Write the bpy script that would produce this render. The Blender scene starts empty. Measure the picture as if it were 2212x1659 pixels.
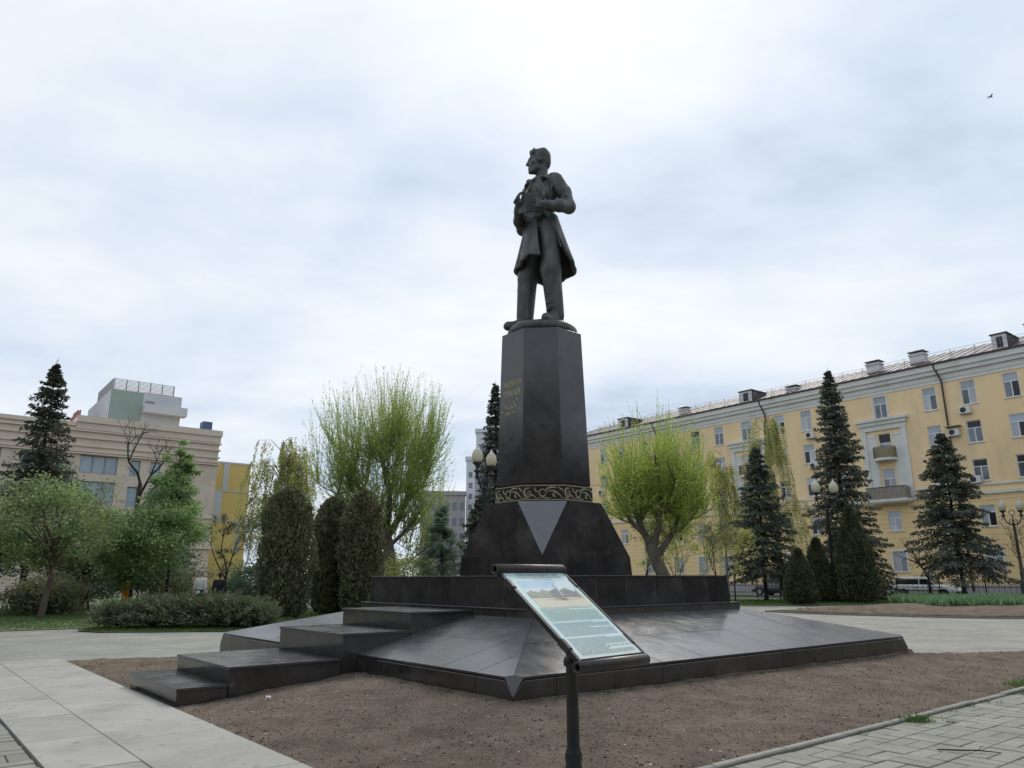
import bpy, bmesh, math, random
import numpy as np
from mathutils import Vector, Matrix

# ------------------------------------------------------------------ camera
scene = bpy.context.scene
C = scene.collection
CAM_H = 1.5
cam_data = bpy.data.cameras.new('camera')
cam = bpy.data.objects.new('camera', cam_data)
C.objects.link(cam)
cam_data.sensor_width = 36.0
cam_data.lens = 36.0 * 1600.0 / 2212.0
cam_data.clip_start = 0.1
cam_data.clip_end = 4000.0
PITCH = math.atan(417.0 / 1600.0)
cam.matrix_world = (Matrix.Translation((0, 0, CAM_H)) @ Matrix.Rotation(math.pi / 2 + PITCH, 4, 'X')
                    @ Matrix.Rotation(math.radians(-0.2), 4, 'Z'))
scene.camera = cam

# ------------------------------------------------------------------ sky and sun (overcast)
SUN_EL, SUN_AZ = math.radians(44), math.radians(9)      # azimuth from +Y towards +X
world = bpy.data.worlds.new('World')
scene.world = world
world.use_nodes = True
wn, wl = world.node_tree.nodes, world.node_tree.links
wn.clear()
def W(t, **kw):
    n = wn.new(t)
    for k, v in kw.items(): setattr(n, k, v)
    return n
tc = W('ShaderNodeTexCoord')
sep = W('ShaderNodeSeparateXYZ'); wl.new(tc.outputs['Generated'], sep.inputs[0])
mz = W('ShaderNodeMath', operation='MAXIMUM'); wl.new(sep.outputs['Z'], mz.inputs[0]); mz.inputs[1].default_value = 0.0
az = W('ShaderNodeMath', operation='ADD'); wl.new(mz.outputs[0], az.inputs[0]); az.inputs[1].default_value = 0.22
dv = W('ShaderNodeVectorMath', operation='DIVIDE'); wl.new(tc.outputs['Generated'], dv.inputs[0])
cb = W('ShaderNodeCombineXYZ'); wl.new(az.outputs[0], cb.inputs[0]); wl.new(az.outputs[0], cb.inputs[1]); cb.inputs[2].default_value = 1.0
wl.new(cb.outputs[0], dv.inputs[1])
mp = W('ShaderNodeMapping'); wl.new(dv.outputs[0], mp.inputs[0])
mp.inputs['Location'].default_value = (12.9, 15.3, 0.0)
mp.inputs['Rotation'].default_value = (0, 0, math.radians(-14))
mp.inputs['Scale'].default_value = (0.85, 1.15, 0.4)
n1 = W('ShaderNodeTexNoise'); n1.inputs['Scale'].default_value = 1.25; n1.inputs['Detail'].default_value = 6; n1.inputs['Roughness'].default_value = 0.52; n1.inputs['Distortion'].default_value = 0.25
wl.new(mp.outputs[0], n1.inputs['Vector'])
n2 = W('ShaderNodeTexNoise'); n2.inputs['Scale'].default_value = 3.4; n2.inputs['Detail'].default_value = 5; n2.inputs['Roughness'].default_value = 0.55
wl.new(mp.outputs[0], n2.inputs['Vector'])
mxn = W('ShaderNodeMath', operation='MULTIPLY_ADD'); wl.new(n2.outputs[0], mxn.inputs[0]); mxn.inputs[1].default_value = 0.34; wl.new(n1.outputs[0], mxn.inputs[2])
# bright veil around the hidden sun
sd = (math.sin(SUN_AZ) * math.cos(SUN_EL), math.cos(SUN_AZ) * math.cos(SUN_EL), math.sin(SUN_EL))
dot = W('ShaderNodeVectorMath', operation='DOT_PRODUCT'); wl.new(tc.outputs['Generated'], dot.inputs[0]); dot.inputs[1].default_value = sd
gl = W('ShaderNodeMapRange'); wl.new(dot.outputs['Value'], gl.inputs[0])
gl.inputs[1].default_value = 0.45; gl.inputs[2].default_value = 1.0; gl.inputs[3].default_value = 0.0; gl.inputs[4].default_value = 0.07
sm = W('ShaderNodeMath', operation='ADD'); wl.new(mxn.outputs[0], sm.inputs[0]); wl.new(gl.outputs[0], sm.inputs[1])
cr = W('ShaderNodeValToRGB'); wl.new(sm.outputs[0], cr.inputs[0])
el = cr.color_ramp.elements
el[0].position = 0.50; el[0].color = (0.33, 0.395, 0.49, 1)
el[1].position = 0.95; el[1].color = (0.635, 0.648, 0.665, 1)
e = el.new(0.63); e.color = (0.43, 0.495, 0.58, 1)
e = el.new(0.75); e.color = (0.515, 0.56, 0.615, 1)
sky = W('ShaderNodeTexSky'); sky.sky_type = 'NISHITA'; sky.sun_disc = False
sky.sun_elevation = SUN_EL; sky.sun_rotation = SUN_AZ
sky.air_density = 1.0; sky.dust_density = 2.5; sky.ozone_density = 1.0
bg1 = W('ShaderNodeBackground'); wl.new(sky.outputs[0], bg1.inputs[0]); bg1.inputs[1].default_value = 0.10
bg2 = W('ShaderNodeBackground'); wl.new(cr.outputs[0], bg2.inputs[0]); bg2.inputs[1].default_value = 1.0
mxs = W('ShaderNodeMixShader'); mxs.inputs[0].default_value = 0.965
wl.new(bg1.outputs[0], mxs.inputs[1]); wl.new(bg2.outputs[0], mxs.inputs[2])
out = W('ShaderNodeOutputWorld'); wl.new(mxs.outputs[0], out.inputs[0])

sun_d = bpy.data.lights.new('sun', 'SUN'); sun_d.energy = 1.5; sun_d.angle = math.radians(25); sun_d.color = (1.0, 0.94, 0.85)
sun = bpy.data.objects.new('sun', sun_d); C.objects.link(sun)
sun.rotation_euler = Vector(sd).to_track_quat('Z', 'Y').to_euler()

vs = scene.view_settings
scene.display_settings.display_device = 'sRGB'
vs.view_transform = 'Standard'; vs.look = 'None'; vs.exposure = 0.64; vs.gamma = 1.0; vs.use_curve_mapping = False
scene.cycles.use_denoising = True
scene.cycles.max_bounces = 7
scene.cycles.diffuse_bounces = 5
scene.cycles.glossy_bounces = 3
scene.cycles.transmission_bounces = 3
scene.cycles.transparent_max_bounces = 7
scene.cycles.caustics_reflective = False
scene.cycles.caustics_refractive = False

# ------------------------------------------------------------------ helpers
R = math.radians
MATS = {}
def pm(name, c1, c2=None, scale=4.0, rough=0.8, rough2=None, bump=0.0, bscale=None, metal=0.0, spec=0.5, detail=6,
       attr=0.0, objrand=0.0, trans=0.0, stretch=(1, 1, 1), speck=None, stain=None, lines=None, coat=0.0):
    """procedural material: noise between c1 and c2 in world space, fine relief, per-object and per-leaf variation"""
    m = bpy.data.materials.new(name); m.use_nodes = True
    N, L = m.node_tree.nodes, m.node_tree.links
    N.clear()
    def nn(t, **kw):
        n = N.new(t)
        for k, v in kw.items(): setattr(n, k, v)
        return n
    def mix(a, b, f, mode='MIX'):
        x = nn('ShaderNodeMix'); x.data_type = 'RGBA'; x.blend_type = mode
        for s, val in ((6, a), (7, b)):
            if isinstance(val, tuple): x.inputs[s].default_value = (*val, 1)
            else: L.new(val, x.inputs[s])
        if isinstance(f, (int, float)): x.inputs[0].default_value = f
        else: L.new(f, x.inputs[0])
        return x.outputs[2]
    geo = nn('ShaderNodeNewGeometry')
    pos = geo.outputs['Position']
    if stretch != (1, 1, 1):
        v = nn('ShaderNodeMapping'); v.inputs['Scale'].default_value = stretch; L.new(pos, v.inputs[0]); pos = v.outputs[0]
    def noise(s, det=detail, rg=0.6, p=None):
        t = nn('ShaderNodeTexNoise'); t.inputs['Scale'].default_value = s; t.inputs['Detail'].default_value = det; t.inputs['Roughness'].default_value = rg
        L.new(p if p is not None else pos, t.inputs['Vector']); return t.outputs[0]
    def ramp(f, a, b, lo=0.0, hi=1.0):
        r = nn('ShaderNodeMapRange'); L.new(f, r.inputs[0]); r.inputs[1].default_value = a; r.inputs[2].default_value = b
        r.inputs[3].default_value = lo; r.inputs[4].default_value = hi; return r.outputs[0]
    col = (*c1,)
    nz = None
    if c2 is not None:
        nz = noise(scale); col = mix(c1, c2, ramp(nz, 0.32, 0.68))
    if speck:
        sc, sz, lo, hi = speck
        col = mix(col, sz, ramp(noise(sc, 2, 0.5), lo, hi))
    if stain:
        sc, scol, lo, hi = stain
        col = mix(col, scol, ramp(noise(sc, 8, 0.65), lo, hi))
    if lines:      # horizontal courses (period, depth colour)
        per, lcol, wd = lines
        sx = nn('ShaderNodeSeparateXYZ'); L.new(geo.outputs['Position'], sx.inputs[0])
        a = nn('ShaderNodeMath', operation='DIVIDE'); L.new(sx.outputs[2], a.inputs[0]); a.inputs[1].default_value = per
        b = nn('ShaderNodeMath', operation='FRACT'); L.new(a.outputs[0], b.inputs[0])
        c = nn('ShaderNodeMath', operation='LESS_THAN'); L.new(b.outputs[0], c.inputs[0]); c.inputs[1].default_value = wd
        col = mix(col, lcol, c.outputs[0])
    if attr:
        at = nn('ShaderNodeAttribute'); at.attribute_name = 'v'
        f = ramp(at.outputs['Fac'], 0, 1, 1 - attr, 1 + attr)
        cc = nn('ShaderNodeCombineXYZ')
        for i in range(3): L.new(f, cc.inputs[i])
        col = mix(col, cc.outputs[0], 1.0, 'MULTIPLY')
    if objrand:
        oi = nn('ShaderNodeObjectInfo')
        f = ramp(oi.outputs['Random'], 0, 1, 1 - objrand, 1 + objrand)
        cc = nn('ShaderNodeCombineXYZ')
        for i in range(3): L.new(f, cc.inputs[i])
        col = mix(col, cc.outputs[0], 1.0, 'MULTIPLY')
    o = nn('ShaderNodeOutputMaterial')
    p = nn('ShaderNodeBsdfPrincipled')
    if isinstance(col, tuple): p.inputs['Base Color'].default_value = (*col, 1)
    else: L.new(col, p.inputs['Base Color'])
    p.inputs['Roughness'].default_value = rough
    if rough2 is not None:
        L.new(ramp(noise(scale * 1.7), 0.3, 0.7, rough, rough2), p.inputs['Roughness'])
    p.inputs['Metallic'].default_value = metal
    p.inputs['Specular IOR Level'].default_value = spec
    if coat: p.inputs['Coat Weight'].default_value = coat; p.inputs['Coat Roughness'].default_value = 0.08
    if bump:
        bp = nn('ShaderNodeBump'); bp.inputs['Strength'].default_value = bump; bp.inputs['Distance'].default_value = 0.02
        L.new(noise(bscale or scale * 4, 5, 0.65), bp.inputs['Height']); L.new(bp.outputs[0], p.inputs['Normal'])
    sh = p.outputs[0]
    if trans:
        t = nn('ShaderNodeBsdfTranslucent')
        if isinstance(col, tuple): t.inputs[0].default_value = (*col, 1)
        else: L.new(col, t.inputs[0])
        x = nn('ShaderNodeMixShader'); x.inputs[0].default_value = trans
        L.new(sh, x.inputs[1]); L.new(t.outputs[0], x.inputs[2]); sh = x.outputs[0]
    L.new(sh, o.inputs[0])
    MATS[name] = m
    return m

def link(o, parent=None):
    C.objects.link(o)
    if parent is not None: o.parent = parent
    return o

def tag(o, label=None, cat=None, group=None, kind=None):
    if label: o['label'] = label
    if cat: o['category'] = cat
    if group: o['group'] = group
    if kind: o['kind'] = kind
    return o

def empty(name, loc, rz=0.0, label=None, cat=None, group=None):
    o = bpy.data.objects.new(name, None); o.empty_display_size = 0.3
    C.objects.link(o); o.location = loc; o.rotation_euler = (0, 0, rz)
    return tag(o, label, cat, group)

class MB:
    """collects faces; build() links them as one mesh object"""
    def __init__(s): s.v = []; s.f = []; s.m = []; s.sm = []
    def add(s, verts, faces, mi=0, smooth=False):
        o = len(s.v); s.v += [tuple(map(float, p)) for p in verts]
        for f in faces: s.f.append(tuple(o + i for i in f)); s.m.append(mi); s.sm.append(smooth)
    def box(s, a, b, mi=0):
        x0, y0, z0 = a; x1, y1, z1 = b
        s.add([(x0,y0,z0),(x1,y0,z0),(x1,y1,z0),(x0,y1,z0),(x0,y0,z1),(x1,y0,z1),(x1,y1,z1),(x0,y1,z1)],
              [(0,3,2,1),(4,5,6,7),(0,1,5,4),(1,2,6,5),(2,3,7,6),(3,0,4,7)], mi)
    def bbox(s, a, b, bev=0.01, mi=0):
        """box with chamfered top edges"""
        x0, y0, z0 = a; x1, y1, z1 = b; c = bev
        s.add([(x0,y0,z0),(x1,y0,z0),(x1,y1,z0),(x0,y1,z0),(x0,y0,z1-c),(x1,y0,z1-c),(x1,y1,z1-c),(x0,y1,z1-c),
               (x0+c,y0+c,z1),(x1-c,y0+c,z1),(x1-c,y1-c,z1),(x0+c,y1-c,z1)],
              [(0,3,2,1),(0,1,5,4),(1,2,6,5),(2,3,7,6),(3,0,4,7),(4,5,9,8),(5,6,10,9),(6,7,11,10),(7,4,8,11),(8,9,10,11)], mi)
    def prism(s, poly, z0, z1, mi=0):
        """poly: CCW (x,y) list"""
        n = len(poly)
        zz0 = z0 if hasattr(z0, '__len__') else [z0] * n
        zz1 = z1 if hasattr(z1, '__len__') else [z1] * n
        v = [(p[0], p[1], z) for p, z in zip(poly, zz0)] + [(p[0], p[1], z) for p, z in zip(poly, zz1)]
        s.add(v, [tuple(range(n - 1, -1, -1)), tuple(range(n, 2 * n))] + [(i, (i + 1) % n, n + (i + 1) % n, n + i) for i in range(n)], mi)
    def loft(s, rings, cap=True, mi=0, smooth=False, closed=True):
        n = len(rings[0]); v = [p for r in rings for p in r]; f = []
        for k in range(len(rings) - 1):
            for i in range(n if closed else n - 1):
                j = (i + 1) % n
                f.append((k * n + i, k * n + j, (k + 1) * n + j, (k + 1) * n + i))
        if cap:
            f.append(tuple(range(n - 1, -1, -1))); f.append(tuple((len(rings) - 1) * n + i for i in range(n)))
        s.add(v, f, mi, smooth)
    def lathe(s, prof, n=16, c=(0, 0, 0), mi=0, smooth=True, cap=True):
        rings = [[(c[0] + r * math.cos(2 * math.pi * i / n), c[1] + r * math.sin(2 * math.pi * i / n), c[2] + z) for i in range(n)] for r, z in prof]
        s.loft(rings, cap, mi, smooth)
    def tube(s, path, rad, n=6, mi=0, smooth=True, cap=True):
        P = [Vector(p) for p in path]; m = len(P)
        rr = rad if hasattr(rad, '__len__') else [rad] * m
        rings = []; up = None
        for i in range(m):
            t = (P[min(i + 1, m - 1)] - P[max(i - 1, 0)])
            if t.length < 1e-9: t = Vector((0, 0, 1))
            t.normalize()
            if up is None: up = t.orthogonal().normalized()
            up = (up - t * up.dot(t))
            if up.length < 1e-6: up = t.orthogonal()
            up.normalize(); w = t.cross(up)
            rings.append([P[i] + (up * math.cos(2 * math.pi * k / n) + w * math.sin(2 * math.pi * k / n)) * rr[i] for k in range(n)])
        s.loft(rings, cap, mi, smooth)
    def build(s, name, mats, parent=None, smooth_angle=None):
        me = bpy.data.meshes.new(name); me.from_pydata(s.v, [], s.f)
        if not isinstance(mats, (list, tuple)): mats = [mats]
        for m in mats: me.materials.append(MATS[m] if isinstance(m, str) else m)
        if len(mats) > 1: me.polygons.foreach_set('material_index', s.m)
        if any(s.sm): me.polygons.foreach_set('use_smooth', s.sm)
        me.update()
        return link(bpy.data.objects.new(name, me), parent)

def fast_mesh(name, verts, nper, attr=None, mat=None, parent=None, smooth=False):
    """verts (n*nper,3) float array, consecutive nper verts make one face"""
    verts = np.ascontiguousarray(verts, dtype=np.float32); nv = len(verts); nf = nv // nper
    me = bpy.data.meshes.new(name)
    me.vertices.add(nv); me.vertices.foreach_set('co', verts.ravel())
    me.loops.add(nv); me.loops.foreach_set('vertex_index', np.arange(nv, dtype=np.int32))
    me.polygons.add(nf); me.polygons.foreach_set('loop_start', np.arange(0, nv, nper, dtype=np.int32))
    if attr is not None:
        a = me.attributes.new('v', 'FLOAT', 'POINT'); a.data.foreach_set('value', np.repeat(attr, nper).astype(np.float32))
    me.update(calc_edges=True)
    if mat: me.materials.append(MATS[mat])
    return link(bpy.data.objects.new(name, me), parent)

def unit(a): return a / np.maximum(np.linalg.norm(a, axis=-1, keepdims=True), 1e-9)
def leaves(P, D, Ln, Wd, rng, flat=None):
    """rhombic leaves from points P along D; returns verts for 4-sided faces"""
    n = len(P); D = unit(D)
    r = rng.normal(size=(n, 3)) if flat is None else flat
    S = unit(np.cross(D, r)); Ln = np.broadcast_to(Ln, (n,))[:, None]; Wd = np.broadcast_to(Wd, (n,))[:, None]
    Nn = np.cross(D, S)
    a = P; b = P + D * Ln * 0.5 + S * Wd * 0.5 + Nn * Wd * 0.12; c = P + D * Ln; d = P + D * Ln * 0.5 - S * Wd * 0.5 + Nn * Wd * 0.12
    return np.stack([a, b, c, d], 1).reshape(-1, 3)

def copy_tree(o, parent=None):
    c = o.copy(); C.objects.link(c); c.parent = parent
    for ch in o.children: copy_tree(ch, c)
    return c

def text_mesh(body, size, extrude=0.004, align='CENTER'):
    cu = bpy.data.curves.new('text', 'FONT'); cu.body = body; cu.size = size; cu.extrude = extrude; cu.align_x = align
    cu.resolution_u = 3
    o = bpy.data.objects.new('text', cu); C.objects.link(o)
    dg = bpy.context.evaluated_depsgraph_get(); me = bpy.data.meshes.new_from_object(o.evaluated_get(dg))
    bpy.data.objects.remove(o); bpy.data.curves.remove(cu)
    return me

# ------------------------------------------------------------------ materials
pm('granite', (0.029, 0.0255, 0.0242), (0.056, 0.050, 0.047), 2.6, rough=0.07, rough2=0.20, bump=0.015, bscale=90, spec=0.75, speck=(150, (0.11, 0.103, 0.10), 0.60, 0.74), objrand=0.28, stain=(1.7, (0.085, 0.076, 0.07), 0.52, 0.72))
pm('granite_slab', (0.042, 0.042, 0.046), (0.070, 0.070, 0.075), 1.8, rough=0.17, rough2=0.30, bump=0.03, bscale=80, spec=0.6, speck=(150, (0.11, 0.11, 0.115), 0.6, 0.74), objrand=0.16, stain=(1.6, (0.10, 0.095, 0.088), 0.56, 0.85))
pm('granite_sky_sheen', (0.155, 0.153, 0.165), (0.195, 0.193, 0.205), 3.0, rough=0.28, rough2=0.4, speck=(160, (0.22, 0.22, 0.23), 0.62, 0.74), spec=0.5)  # same granite; sky sheen on the sloping corner facets painted in as paler colour
pm('mortar', (0.16, 0.155, 0.145), (0.24, 0.235, 0.22), 9, rough=0.95)
pm('bronze', (0.048, 0.049, 0.046), (0.125, 0.13, 0.122), 4.5, rough=0.40, rough2=0.62, metal=0.35, bump=0.3, bscale=30, spec=0.5, stain=(3.4, (0.13, 0.16, 0.148), 0.56, 0.74), stretch=(1, 1, 0.35))
pm('gold', (0.42, 0.37, 0.20), (0.50, 0.45, 0.27), 9, rough=0.55, metal=0.2)
pm('gold_text', (0.52, 0.43, 0.22), (0.60, 0.52, 0.30), 9, rough=0.5, metal=0.1)
pm('soil', (0.098, 0.077, 0.058), (0.185, 0.148, 0.114), 2.2, rough=1.0, bump=0.9, bscale=38, spec=0.1, speck=(30, (0.20, 0.165, 0.14), 0.52, 0.76), stain=(0.9, (0.075, 0.06, 0.05), 0.55, 0.75))
pm('clod', (0.115, 0.091, 0.070), (0.215, 0.174, 0.138), 5, rough=1.0, spec=0.1, attr=0.35)
pm('pebble', (0.42, 0.38, 0.33), (0.62, 0.58, 0.52), 6, rough=0.8, attr=0.4)
pm('concrete_tile', (0.27, 0.263, 0.233), (0.33, 0.322, 0.288), 1.3, rough=0.78, bump=0.12, bscale=60, objrand=0.06, stain=(1.1, (0.195, 0.188, 0.163), 0.50, 0.78), speck=(7, (0.17, 0.16, 0.135), 0.62, 0.8))
pm('paver', (0.19, 0.186, 0.155), (0.25, 0.245, 0.207), 3.0, rough=0.85, bump=0.25, bscale=110, objrand=0.13, attr=0.13, stain=(1.3, (0.17, 0.168, 0.15), 0.52, 0.8), speck=(45, (0.34, 0.335, 0.31), 0.6, 0.8))
pm('joint_sand', (0.075, 0.068, 0.056), (0.12, 0.11, 0.09), 12, rough=1.0)
pm('kerb', (0.20, 0.198, 0.172), (0.265, 0.26, 0.228), 4, rough=0.9, bump=0.2, bscale=70, objrand=0.1, stain=(3.0, (0.17, 0.165, 0.14), 0.52, 0.75))
pm('asphalt', (0.13, 0.13, 0.127), (0.185, 0.183, 0.175), 1.5, rough=0.9, bump=0.2, bscale=60)
pm('ground', (0.09, 0.095, 0.06), (0.14, 0.14, 0.10), 0.3, rough=1.0)
pm('lawn', (0.05, 0.082, 0.028), (0.09, 0.125, 0.046), 0.8, rough=1.0, bump=0.4, bscale=30, stain=(0.5, (0.10, 0.10, 0.055), 0.55, 0.75))
pm('grass_blade', (0.07, 0.135, 0.032), (0.13, 0.20, 0.06), 0.7, rough=0.8, attr=0.35, trans=0.3)
pm('tulip_leaf', (0.14, 0.25, 0.115), (0.21, 0.33, 0.17), 1.2, rough=0.55, attr=0.3, trans=0.3)
pm('iron', (0.014, 0.015, 0.016), (0.022, 0.023, 0.024), 6, rough=0.45, bump=0.1, bscale=60, spec=0.5)
pm('lamp_iron', (0.016, 0.02, 0.021), (0.028, 0.033, 0.034), 6, rough=0.5)
pm('globe', (0.72, 0.68, 0.50), (0.76, 0.73, 0.58), 3, rough=0.35, trans=0.35)
pm('globe_cap', (0.62, 0.60, 0.55), None, rough=0.5)
pm('sign_tube', (0.055, 0.045, 0.042), (0.085, 0.072, 0.068), 8, rough=0.38, rough2=0.55, metal=0.4, bump=0.05, bscale=60)
pm('sign_dark', (0.008, 0.008, 0.008), None, rough=0.6)
pm('bark', (0.085, 0.07, 0.055), (0.16, 0.14, 0.115), 5, rough=1.0, bump=0.8, bscale=22, stretch=(1, 1, 0.25))
pm('bark_dark', (0.028, 0.024, 0.022), (0.055, 0.047, 0.042), 5, rough=1.0, bump=0.8, bscale=22, stretch=(1, 1, 0.25))
pm('bark_red', (0.12, 0.082, 0.062), (0.19, 0.14, 0.115), 5, rough=1.0, bump=0.6, bscale=22, stretch=(1, 1, 0.4))
pm('bark_birch', (0.45, 0.44, 0.41), (0.16, 0.15, 0.14), 6, rough=0.9, stretch=(1, 1, 2.5))
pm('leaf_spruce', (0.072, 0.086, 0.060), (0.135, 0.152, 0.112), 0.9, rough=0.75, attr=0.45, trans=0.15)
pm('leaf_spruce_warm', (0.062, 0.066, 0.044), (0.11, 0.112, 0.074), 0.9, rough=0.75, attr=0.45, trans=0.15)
pm('leaf_arbor', (0.125, 0.13, 0.066), (0.225, 0.22, 0.115), 1.6, rough=0.8, attr=0.5, trans=0.22)
pm('leaf_arbor_green', (0.07, 0.088, 0.04), (0.135, 0.15, 0.072), 1.6, rough=0.8, attr=0.5, trans=0.22)
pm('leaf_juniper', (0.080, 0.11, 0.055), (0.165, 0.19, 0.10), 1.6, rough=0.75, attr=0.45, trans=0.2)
pm('leaf_willow', (0.32, 0.455, 0.095), (0.45, 0.57, 0.16), 0.5, rough=0.6, attr=0.35, trans=0.58)
pm('leaf_willow_bright', (0.38, 0.51, 0.075), (0.51, 0.62, 0.13), 0.5, rough=0.6, attr=0.35, trans=0.58)
pm('leaf_birch', (0.38, 0.40, 0.13), (0.53, 0.54, 0.21), 0.5, rough=0.6, attr=0.35, trans=0.55)
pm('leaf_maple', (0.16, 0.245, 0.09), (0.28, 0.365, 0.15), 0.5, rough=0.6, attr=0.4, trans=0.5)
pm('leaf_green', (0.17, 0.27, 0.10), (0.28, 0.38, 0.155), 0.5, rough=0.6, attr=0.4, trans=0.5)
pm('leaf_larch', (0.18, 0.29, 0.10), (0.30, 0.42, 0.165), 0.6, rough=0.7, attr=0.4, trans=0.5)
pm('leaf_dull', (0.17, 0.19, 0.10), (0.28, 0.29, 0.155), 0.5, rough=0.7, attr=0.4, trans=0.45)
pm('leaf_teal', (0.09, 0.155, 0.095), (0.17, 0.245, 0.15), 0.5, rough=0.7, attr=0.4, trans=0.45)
pm('stucco', (0.89, 0.65, 0.365), (0.93, 0.70, 0.415), 0.5, rough=0.95, bump=0.08, bscale=20, stain=(0.55, (0.70, 0.54, 0.345), 0.46, 0.78), stretch=(1, 1, 0.35))
pm('stucco_low', (0.84, 0.62, 0.32), (0.88, 0.665, 0.365), 0.5, rough=0.95, bump=0.08, bscale=20, lines=(0.42, (0.52, 0.39, 0.17), 0.06))
pm('white_trim', (0.66, 0.645, 0.60), (0.75, 0.735, 0.69), 0.7, rough=0.9, stain=(0.5, (0.46, 0.44, 0.39), 0.55, 0.8))
pm('pvc', (0.74, 0.745, 0.75), None, rough=0.4)
pm('glass', (0.055, 0.065, 0.075), (0.16, 0.185, 0.21), 0.7, rough=0.04, spec=1.0, objrand=0.5)
pm('glass_sky_reflect', (0.30, 0.35, 0.40), (0.40, 0.45, 0.5), 0.6, rough=0.06, spec=0.9, objrand=0.15)  # pale sky reflection painted into the colour of most upper panes
pm('curtain', (0.34, 0.36, 0.38), (0.46, 0.48, 0.5), 2.0, rough=0.12, spec=0.9, objrand=0.3)
pm('window_dark', (0.012, 0.012, 0.013), None, rough=0.2, spec=0.5)
pm('roof_metal', (0.12, 0.108, 0.112), (0.18, 0.165, 0.17), 0.8, rough=0.6, metal=0.1)
pm('gutter', (0.045, 0.032, 0.028), (0.075, 0.05, 0.042), 2, rough=0.6)
pm('chimney', (0.62, 0.60, 0.58), (0.72, 0.70, 0.68), 1.5, rough=0.9)
pm('brick_red', (0.22, 0.12, 0.10), (0.30, 0.17, 0.14), 3, rough=0.9)
pm('balcony_tan', (0.40, 0.36, 0.20), (0.46, 0.42, 0.25), 2, rough=0.7)
pm('balcony_brown', (0.24, 0.20, 0.18), (0.31, 0.265, 0.235), 2.5, rough=0.8)
pm('ac_white', (0.66, 0.66, 0.64), None, rough=0.5)
pm('mall_stone', (0.60, 0.495, 0.40), (0.68, 0.57, 0.475), 0.6, rough=0.9, bump=0.1, bscale=8, stain=(0.35, (0.50, 0.41, 0.33), 0.5, 0.85))
pm('mall_trim', (0.62, 0.52, 0.42), (0.70, 0.59, 0.49), 0.8, rough=0.9)
pm('mall_glass', (0.20, 0.27, 0.33), (0.32, 0.40, 0.46), 0.25, rough=0.06, spec=0.9)
pm('mall_green', (0.24, 0.31, 0.27), (0.28, 0.35, 0.31), 0.4, rough=0.7)
pm('mall_grey', (0.46, 0.48, 0.50), (0.52, 0.54, 0.56), 0.4, rough=0.7)
pm('mall_yellow', (0.56, 0.43, 0.13), (0.62, 0.48, 0.16), 0.4, rough=0.6)
pm('mall_blue', (0.05, 0.09, 0.18), (0.08, 0.13, 0.24), 1, rough=0.5)
pm('rust', (0.28, 0.10, 0.08), (0.36, 0.15, 0.12), 2, rough=0.8)
pm('lattice', (0.26, 0.24, 0.24), None, rough=0.6)
pm('tower_white', (0.58, 0.61, 0.64), (0.64, 0.67, 0.70), 0.1, rough=0.8)
pm('tower_glass', (0.10, 0.12, 0.14), (0.15, 0.17, 0.20), 0.2, rough=0.15, spec=0.8)
pm('block_grey', (0.32, 0.31, 0.33), (0.37, 0.36, 0.38), 0.2, rough=0.9)
pm('car_white', (0.80, 0.81, 0.82), None, rough=0.3, coat=0.6)
pm('car_dark', (0.015, 0.02, 0.022), None, rough=0.25, coat=0.8)
pm('car_glass', (0.02, 0.024, 0.026), None, rough=0.05, spec=0.8)
pm('car_trim', (0.03, 0.03, 0.031), None, rough=0.6)
pm('tyre', (0.018, 0.018, 0.018), None, rough=0.85)
pm('rim', (0.34, 0.34, 0.35), None, rough=0.35, metal=0.7)
pm('headlight', (0.6, 0.62, 0.64), None, rough=0.12)
pm('tail_light', (0.35, 0.03, 0.03), None, rough=0.25)
pm('skin', (0.42, 0.25, 0.18), None, rough=0.6)
pm('hair_dark', (0.02, 0.016, 0.013), None, rough=0.7)
pm('hair_grey', (0.30, 0.29, 0.28), None, rough=0.7)
pm('cloth_white', (0.56, 0.55, 0.51), (0.64, 0.63, 0.59), 6, rough=0.9)
pm('cloth_black', (0.016, 0.017, 0.021), (0.026, 0.027, 0.032), 6, rough=0.9)
pm('cloth_navy', (0.02, 0.024, 0.04), None, rough=0.9)
pm('cloth_orange', (0.72, 0.26, 0.02), (0.80, 0.32, 0.03), 6, rough=0.8)
pm('cloth_grey', (0.36, 0.38, 0.41), None, rough=0.9)
pm('cloth_red', (0.42, 0.05, 0.06), None, rough=0.85)
pm('cloth_brown', (0.07, 0.055, 0.045), None, rough=0.9)
pm('litter', (0.75, 0.75, 0.73), None, rough=0.6)
pm('cable', (0.02, 0.02, 0.02), None, rough=0.7)
pm('leaf_belt', (0.03, 0.03, 0.02), (0.06, 0.055, 0.035), 0.3, rough=0.9, attr=0.4)
pm('shoot', (0.20, 0.21, 0.08), (0.27, 0.27, 0.12), 2, rough=0.8)

# ------------------------------------------------------------------ ground
UA, VA = R(38.3), R(129.7)
MN = Vector((0.0, 8.48, 0)); MU = Vector((math.cos(UA), math.sin(UA), 0)); MV = Vector((math.cos(VA), math.sin(VA), 0))
SL = 9.05                                    # side of the sloping stone base
def ab(a, b, z=0.0): p = MN + MU * a + MV * b; return (p.x, p.y, z)

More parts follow.
